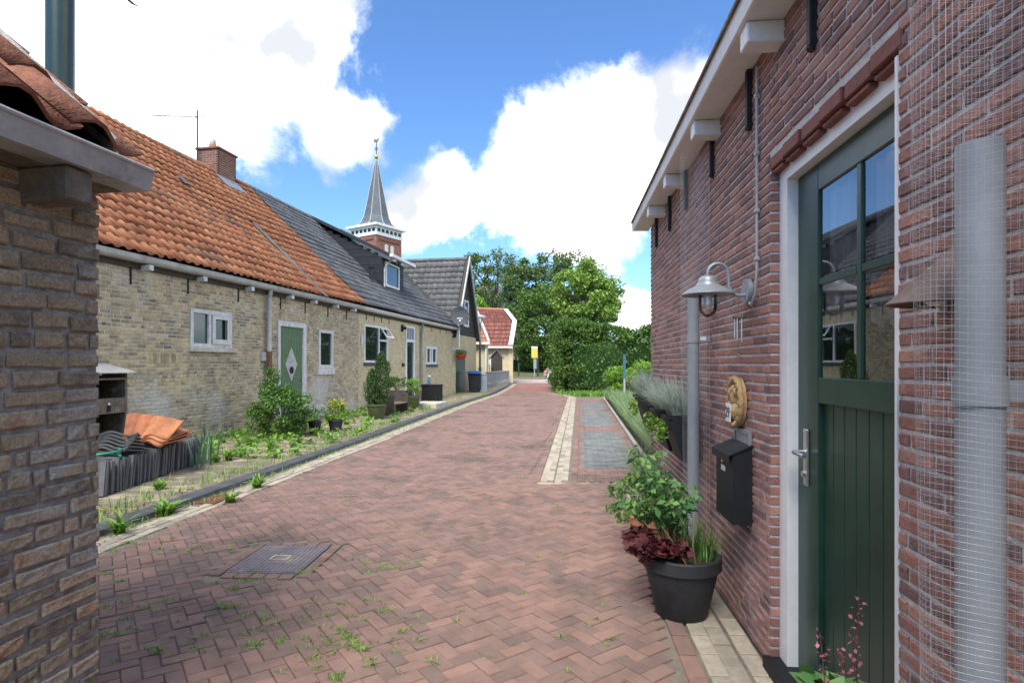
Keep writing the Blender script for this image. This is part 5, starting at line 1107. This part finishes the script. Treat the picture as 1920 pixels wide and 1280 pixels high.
for k in range(150):             # fine grass and moss in the paving joints, in patches
    if k < 62: u = 195+rnd.random()**1.5*560; v = rnd.uniform(1010, 1279)
    elif k < 105: u = rnd.uniform(300, 1000); v = rnd.uniform(830, 1000)
    else: u = rnd.uniform(700, 1200); v = rnd.uniform(760, 1279)
    x, y = G(u, v)
    for q in range(rnd.choice((2,4,8,14)) if k < 50 else rnd.choice((1,1,2))):
        d_ = rnd.uniform(0,0.5)*rnd.random(); a_ = ang+rnd.choice((0,math.pi/2)); px, py = x+d_*math.cos(a_)*rnd.choice((-1,1)), y+d_*math.sin(a_)
        if kerbx(py)+0.3 < px < rightx(py)+0.3:
            for w_ in range(rnd.choice((3,5,8,14))): B.append((px+rnd.gauss(0,0.018), py+rnd.gauss(0,0.012), -0.004))
stuff(tag(blades('joint_grass', B, 0.036, 0.005, 'leaf_weed', None, lean=1.3), 'fine green weeds sprouting from the joints of the street paving', 'weeds'))
B = []
for k in range(5200):
    y = 5+25*rnd.random()**1.5; w = abs(rnd.gauss(0,0.45)); x = LX(y)+0.05+w if rnd.random() < 0.72 else kerbx(y)-0.22-abs(rnd.gauss(0,0.25))
    if x < kerbx(y)-0.2 and (y < 15 or rnd.random() < 0.35): B.append((x, y, 0.04))
C = []
for k in range(230):
    y = 8.4+10*rnd.random()**1.3; x = LX(y)+0.12+(kerbx(y)-0.4-LX(y))*rnd.random()**2.0; k_ = rnd.uniform(0.5,1.25); C.append(blob_pts(22,(x,y,0.09*k_+0.03),(0.14*k_,0.14*k_,0.08*k_)))
stuff(tag(leaves('wall_weeds', np.concatenate(C), 0.09, 'leaf_weed', None, up=0.8, aspect=0.5), 'broad-leaved weeds growing along the orange-roofed cottage wall', 'weeds'))
stuff(tag(blades('footway_grass', B, 0.16, 0.010, 'leaf_weed', None, lean=0.9), 'low grass and weeds along the foot of the cottage walls', 'weeds'))
B = [(kerbx(y)+0.02+abs(rnd.gauss(0,0.07)), y, -0.004) for y in [2+26*rnd.random()**1.3 for k in range(1500)]]
stuff(tag(blades('gutter_grass', B, 0.07, 0.008, 'leaf_weed', None, lean=1.2), 'small weeds in the gutter beside the dark kerb', 'weeds'))
stuff(tag(leaves('dead_leaves', np.array([(-4.0+rnd.gauss(0,0.14), 5.55+rnd.gauss(0,0.16), 0.055+0.02*rnd.random()) for k in range(90)]+[(kerbx(y)+rnd.uniform(0.02,0.3), y, 0.006) for y in np.linspace(4,20,90)]), 0.05, 'dry', None, up=2.5), 'dry fallen leaves on the footway and in the gutter', 'leaves'))
# ================================================================== right-hand planting strip, hedge and trees
kr = MB()
for y in np.arange(7.4,25.0,0.5): x = 1.92+0.121*(y-7.27); x2 = x+0.0605; kr.bbox(0,0.49,0,0.07,-0.05,0.06,0.006,Matrix.Translation((x,y,0)) @ Matrix.Rotation(math.atan2(1,0.121),4,'Z'))
struct(kr.build('strip_kerb', 'pale_road'))
bed = MB()
for y in np.arange(6.8,26,0.8): bed.quad((1.95+0.121*(y-7.27),y,0.02),(4.5+0.1*y,y,0.03),(4.58+0.1*y,y+0.8,0.03),(1.95+0.121*(y-6.47),y+0.8,0.02))
struct(bed.build('planting_bed', 'soil'))
for i, (ya, yb, n) in enumerate(((4.6,6.7,2600),(6.7,9.5,5200),(9.5,13,4600),(13,18,4200),(18,23.5,3000))):
    o = thing('lavender_clump', ('nearest','second','third','fourth','farthest')[i]+' clump of soft grey-green lavender along the right edge', 'plant', (0,0,0), 0, 'lavender clumps')
    yy = nr.uniform(ya,yb,n); x0 = np.where(yy < 6.75, 1.30+0.10*(yy-4.6), 2.02+0.121*(yy-7.27)); wd_ = np.where(yy < 6.75, 0.16, 0.8); xx = x0+nr.uniform(0,1,n)**1.2*wd_
    B = np.stack([xx, yy, 0.02+0*xx],1); blades('stems', B, 0.62 if ya > 6 else 0.5, 0.010+0.0009*ya, 'leaf_lav', o, lean=0.55, seg=3, dirs=np.tile(np.array([[-0.75,-0.15,0]]),(n,1)), droop=0.4)
def lawn(o): pass
lz = thing('laurel_shrub', 'bright yellow-green laurel shrub at the right by the house corner', 'shrub', (5.0,22.0,0)); leaves('foliage', clumps(9000,(0,0,0.75),(1.45,1.0,0.75),70,0.3,low=-0.9)[0], 0.13, 'leaf_lime', lz, up=0.6, aspect=0.45)
MB().tube([(0,0,0),(0.1,0,0.8)],[0.05,0.02],6).tube([(-0.5,0,0),(-0.6,0,0.7)],[0.04,0.02],6).build('stems', 'bark', lz)
bpz = thing('blue_post', 'slim blue marker post in front of the yellow-green shrub', 'post', (3.95,20.0,0)); MB().tube([(0,0,0),(0,0,1.1)],0.035,10).build('lower_post', 'zinc', bpz); MB().bbox(-0.045,0.045,-0.04,0.04,1.0,1.85,0.01).build('upper_post', 'teal', bpz)
def hedge_pts(n, P, w, h, seed, wav=0.22):
    a, b = Vector(P[0]), Vector(P[1]); d = (b-a); L = d.length; d.normalize(); nn = Vector((-d.y,d.x)); t = nr.uniform(0,1,n); s = nr.uniform(-1,1,n); z = nr.uniform(0,1,n)**0.8
    face = nr.integers(0,4,n); s = np.where(face == 0, -1, np.where(face == 1, 1, s)); z = np.where(face == 2, 1, z); t = np.where((face == 3), nr.integers(0,2,n), t)
    k = 0.86+0.16*np.sin(t*L*1.7+seed)*np.cos(z*4+seed)+nr.normal(0,0.07,n); hh = h*(1+0.08*np.sin(t*L*0.9+seed)+0.04*np.sin(t*L*3.1))
    rnd_ = 1-0.25*np.clip(z-0.75,0,1)*4*np.abs(s)
    x = a.x+d.x*t*L+nn.x*s*w*0.5*k*rnd_; y = a.y+d.y*t*L+nn.y*s*w*0.5*k*rnd_; return np.stack([x+nr.normal(0,wav*0.35,n), y+nr.normal(0,wav*0.35,n), hh*z*(0.97+0.03*k)+nr.normal(0,0.07,n)],1)
hg = thing('hedge', 'tall dense dark green hedge on the right beyond the grey paving', 'hedge', (0,0,0))
C = np.concatenate([hedge_pts(34000,((2.7,30.2),(9.5,28.4)),2.4,3.35,1.0), hedge_pts(20000,((3.5,30.6),(4.2,38)),2.7,3.4,2.0)])
CC = [C[i] for i in nr.choice(len(C), 190, replace=False) if C[i][2] > 0.4]
C = np.concatenate([C[::2]]+[blob_pts(150, q, (0.42,0.42,0.34), 0.4) for q in CC])
leaves('foliage', C, 0.15, 'hedge', hg, up=0.5, aspect=0.5)
hc = MB(); hc.bbox(0.3,6.8,-0.6,0.6,0,2.6,0.3,Matrix.Translation((2.7,30.2,0)) @ Matrix.Rotation(math.atan2(-1.8,6.8),4,'Z')).bbox(2.9,4.6,31.4,37.5,0,2.6,0.3)
hcore = hc.build('inner_branches', 'leaf_dark', hg)
vd = thing('hedge_verge', 'rough grass and weeds at the foot of the tall hedge', 'grass', (0,0,0)); B = np.stack([nr.uniform(2.3,6.2,2600), nr.uniform(26.5,28.3,2600), np.zeros(2600)],1); B[:,1] += np.where(B[:,0] < 3, nr.uniform(0,7,2600), 0); stuff(vd); blades('blades', B, 0.32, 0.03, 'leaf_weed', vd, lean=0.8)
def tree(name, label, loc, trunk_h, c, r, n, k, cr, size, mat, tr=0.2, group=None, low=-0.7, flat=0.85):
    o = thing(name, label, 'tree', loc, 0, group); C, cc = clumps(n, c, r, k, cr, flat, low); leaves('crown', C, size, mat, o, up=0.5, aspect=0.6); mb = MB()
    mb.tube([(0,0,-0.1),(0.05,0,trunk_h*0.5),(c[0]*0.6,c[1]*0.6,trunk_h),(c[0],c[1],c[2]+r[2]*0.3)],[tr,tr*0.85,tr*0.7,tr*0.2],10)
    mb.build('trunk', 'bark', o); lb = MB()
    for q in cc[:16]: lb.tube([(c[0]*0.6,c[1]*0.6,trunk_h*rnd.uniform(0.75,1.05)),tuple(Vector((c[0],c[1],c[2])).lerp(Vector(q),0.5)-Vector((0,0,0.1*r[2]))),tuple(q)],[tr*0.4,tr*0.22,tr*0.06],6)
    lb.build('limbs', 'bark', o); return o
tree('lime_tree', 'rounded bright green lime tree rising out of the hedge', (4.25,33,0), 2.6, (0,0,5.2), (2.0,2.0,2.3), 15000, 130, 0.46, 0.18, 'leaf_tree', 0.22)
tree('broad_tree', 'tall spreading olive-green tree behind the lime tree', (5.5,80,0), 5, (0.5,0,11.5), (7.8,6,6.0), 17000, 120, 1.15, 0.40, 'leaf_far', 0.5, 'tall trees beyond the street')
tree('church_tree', 'tall open green tree standing left of the spreading one, by the grey church roof', (-2.5,86,0), 6, (0,0,12.3), (6.5,5,6.5), 11000, 85, 1.15, 0.40, 'leaf_far', 0.5, 'tall trees beyond the street')
tree('dark_tree', 'dense dark green tree filling the end of the street', (3.2,72,0), 3, (0,0,6.3), (3.8,3.5,5.2), 15000, 100, 0.95, 0.33, 'hedge', 0.4, 'tall trees beyond the street', low=-0.95)
tree('young_tree', 'small light green tree in front of the grey church roof', (-4.3,66,0), 4, (0,0,7.2), (1.6,1.5,2.0), 3500, 40, 0.6, 0.28, 'leaf_lime', 0.15, 'tall trees beyond the street')
for i, (x, y, z, rx, rz) in enumerate(((14,82,2.6,7,3.2),(24,95,2.8,9,3.4),(-14,100,6,7,6))): tree('far_tree', ('round','wide','leftmost')[i]+' tree in the background row behind the hedge and roofs', (x,y,0), 3, (0,0,z), (rx,4,rz), 8000, 70, 1.4, 0.45, 'leaf_far', 0.4, 'background trees', low=-0.95)
# far hedge, picket fence, sign, play frame
fh = thing('far_hedge', 'low clipped hedge across the end of the street', 'hedge', (0,0,0)); leaves('foliage', np.stack([nr.uniform(-4,9,9000), 75+nr.normal(0,0.3,9000), 0.6+1.5*nr.uniform(0,1,9000)],1), 0.22, 'leaf_dark', fh, up=0.5); MB().box(-4,9,74.8,75.3,0.5,2.0).build('inner_branches', 'leaf_dark', fh)
pf = thing('picket_fence', 'white-tipped picket fence above the low hedge at the street end', 'fence', (0,0,0))
for k in range(48): MB().prism([(-0.05,0.5),(0.05,0.5),(0.05,2.75),(0,2.9),(-0.05,2.75)], 76.0, 76.05, lambda a,b,y:(a-3+k*0.25,y,b)).build('picket', 'white' if k % 2 else 'dark_wood', pf)
MB().box(-3.2,9.2,76.06,76.1,2.3,2.4).build('rail', 'dark_wood', pf)
sg = thing('street_sign', 'street sign post with yellow and white plates at the street end', 'sign', (2.45,62,0.1)); MB().tube([(0,0,0),(0,0,3.3)],0.05,8).build('post', 'zinc', sg); MB().bbox(-0.34,0.34,-0.09,-0.06,2.1,3.1,0.02).build('yellow_plate', 'yellow', sg); MB().bbox(-0.34,0.34,-0.09,-0.06,3.12,3.35,0.01).build('white_plate', 'white', sg); MB().bbox(-0.12,0.22,-0.09,-0.06,0.9,2.0,0.02).build('blue_white_plate', 'leaf_blue', sg)
pg = thing('play_frame', 'orange playground frame behind the far hedge', 'play frame', (1.85,82,0.6)); MB().tube([(0,0,0),(0.2,0,1.2),(0.1,0,2.6)],0.22,8).build('slide', 'orange', pg); MB().bbox(0.6,1.6,-0.2,0.2,0.4,1.3,0.1).build('platform', 'orange', pg)
for x, lab in ((0.75,'short'),(2.9,'tall')): tag(MB().tube([(0,0,0),(0,0,1.6 if x < 1 else 2.6)],0.09,8).build('bollard_post', 'dark_wood', None), lab+' brown wooden post on the verge at the street end', 'post').location = (x,64,0.1)
# parked car, mostly hidden by the hedge
car = thing('parked_car', 'white car parked at the street end, half hidden by the hedge', 'car', (5.05,50.5,0), R(8))
body = [(-2.1,0.28),(2.1,0.28),(2.15,0.75),(1.9,0.88),(1.0,0.98),(0.35,1.42),(-1.2,1.46),(-1.9,1.02),(-2.12,0.85)]
MB().prism(body, -0.82, 0.82, lambda a,b,y:(a,y,b)).build('body', 'car_white', car)
for s in (-1,1):
    MB().prism([(0.9,0.99),(0.32,1.37),(-1.15,1.40),(-1.65,1.03)], s*0.822, s*0.83, lambda a,b,y:(a,y,b)).build('side_window', 'pane', car)
    for x in (-1.35,1.3): w_ = MB().tube([(x,s*0.66,0.31),(x,s*0.84,0.31)],0.31,20).build('wheel', 'rubber', car); MB().tube([(x,s*0.84,0.31),(x,s*0.85,0.31)],0.19,14).build('rim', 'steel', w_)
    MB().bbox(-2.14,-1.98,s*0.62-0.14,s*0.62+0.14,0.72,0.98,0.02).build('tail_light', 'red', car); MB().bbox(2.02,2.16,s*0.6-0.15,s*0.6+0.15,0.66,0.8,0.02).build('headlight', 'steel', car)
MB().prism([(-1.93,1.06),(-1.28,1.44),(-1.27,1.46),(-1.95,1.08)], -0.7, 0.7, lambda a,b,y:(a-0.03,y,b)).build('rear_window', 'pane', car); MB().bbox(-2.18,-2.08,-0.8,0.8,0.3,0.52,0.03).build('bumper', 'grey_metal', car)
MB().box(-2.19,-2.181,-0.26,0.26,0.54,0.65).build('number_plate', 'yellow', car)
# ================================================================== church
CH = thing('church_tower', 'church tower with slate spire, white gallery and golden weathercock', 'church tower', (-21.45,90,0), R(-32))
hw = 2.75; MB().box(-hw,hw,-hw,hw,0,21.2).build('brick_shaft', 'church_brick', CH)
for s, ax in ((-1,0),(1,0),(-1,1),(1,1)):
    for q in (-0.62,0.62):
        a = MB(); pts = [(q-0.36,18.2),(q+0.36,18.2)]+[(q+0.36*math.cos(t),19.7+0.36*math.sin(t)) for t in np.linspace(0,math.pi,9)]
        a.prism(pts, hw+0.01, hw+0.06, (lambda a_,b,y,s=s: (a_,s*y,b)) if ax else (lambda a_,b,y,s=s: (s*y,a_,b))); a.build('arched_window', 'old_white', CH)
    bb = MB().box(-2.2,2.2,hw+0.02,hw+0.12,20.5,20.75, Matrix.Rotation((0 if ax else -math.pi/2)+(math.pi if s < 0 else 0),4,'Z')); bb.build('brick_band', 'lintel_brick', CH)
MB().box(-hw-0.12,hw+0.12,-hw-0.12,hw+0.12,21.2,21.5).build('lower_cornice', 'white', CH); MB().box(-hw-0.05,hw+0.05,-hw-0.05,hw+0.05,21.5,22.6).build('frieze', 'white', CH); MB().box(-hw-0.55,hw+0.55,-hw-0.55,hw+0.55,22.6,22.95).build('cornice', 'white', CH)
for ax in range(4):
    for q in range(6):
        x = -2.25+q*0.9; MB().box(x-0.28,x+0.28,-hw-0.08,-hw-0.052,21.75,22.25,Matrix.Rotation(ax*math.pi/2,4,'Z')).build('gallery_opening', 'siding', CH)
sp_ = MB(); lev = [(22.95,3.05,3.05*1.0),(23.6,2.35,2.35),(24.6,1.9,1.75),(27,1.42,1.36),(34.0,0.10,0.10)]; rings = []
for z, a_, b_ in lev:
    i = len(sp_.v); rings.append(i)
    for k in range(8):
        t = k*math.pi/4+math.pi/8; f_ = a_/math.cos(math.pi/8) if z > 23.3 else a_*(1.0/max(abs(math.cos(t)),abs(math.sin(t)))); sp_.v.append((f_*math.cos(t),f_*math.sin(t),z))
for a_, b_ in zip(rings[:-1],rings[1:]):
    for k in range(8): sp_.f.append((a_+k,a_+(k+1)%8,b_+(k+1)%8,b_+k))
spire = sp_.build('spire', 'slate', CH)
for k in range(8):
    pts = [Vector(sp_.v[r_+k])*1.0 for r_ in rings]; MB().tube(pts,[0.07,0.06,0.06,0.05,0.03],6).build('lead_ridge', 'zinc', spire)
MB().lathe([(0,33.9),(0.2,34.0),(0.38,34.3),(0.2,34.6),(0,34.7)],14).build('golden_ball', 'gold', CH, smooth=True); MB().tube([(0,0,34.6),(0,0,37)],0.06,6).build('vane_rod', 'iron', CH)
MB().tube([(-0.35,0,35.6),(0,0,35.9),(0.35,0,35.6),(0,0,35.3),(-0.35,0,35.6)],0.05,6).build('vane_scroll', 'iron', CH)
MB().prism([(-0.55,36.7),(-0.2,36.6),(0.25,36.65),(0.6,37.1),(0.35,37.15),(0.1,36.95),(-0.2,37.05),(-0.3,37.3),(-0.5,37.15)], -0.04, 0.04, lambda a,b,y:(a,y,b)).build('weathercock', 'gold', CH)
CN = thing('church_hall', 'grey slate hipped church roof with white finial behind the red roof', 'church', (-4.9,95,0), R(-20)); MB().box(-4.5,4.5,-4,14,0,8.5).build('wall', 'church_brick', CN)
h_ = MB(); a_ = [(-4.8,-4.3,8.4),(4.8,-4.3,8.4),(4.8,14,8.4),(-4.8,14,8.4)]; t1, t2 = (0,0.5,15.6),(0,14,15.6); h_.quad(a_[0],a_[1],t1); h_.quad(a_[1],a_[2],t2,t1); h_.quad(a_[3],a_[0],t1,t2); h_.quad(a_[2],a_[3],t2); h_.build('roof', 'slate', CN)
MB().lathe([(0.3,15.4),(0.2,15.8),(0.3,16.0),(0.12,16.3),(0.05,17.4),(0,17.4)],10,(0,0.5,0)).build('finial', 'white', CN)
# bird in flight
bd = MB(); bd.lathe([(0.001,-0.11),(0.022,-0.08),(0.032,-0.02),(0.028,0.04),(0.016,0.075),(0.017,0.095),(0.001,0.12)],10)
bd.v = [(x, z, y) for x, y, z in bd.v]
for s in (-1,1): bd.prism([(0.02,0.03),(0.16,0.05),(0.30,-0.03),(0.17,-0.025),(0.03,-0.04)], -0.004, 0.004, lambda a,b,y:(s*a,b,y+0.35*a))
bd.prism([(-0.012,-0.09),(0.012,-0.09),(0.035,-0.19),(0,-0.165),(-0.035,-0.19)], -0.003, 0.003, lambda a,b,y:(a,b,y))
tag(bd.build('bird', 'siding', None, smooth=40), 'small dark bird flying at the top edge above the orange roof', 'bird').matrix_world = Matrix.Translation((-8.15,12.0,9.22)) @ Matrix.Rotation(R(70),4,'Z') @ Matrix.Rotation(R(25),4,'Y')
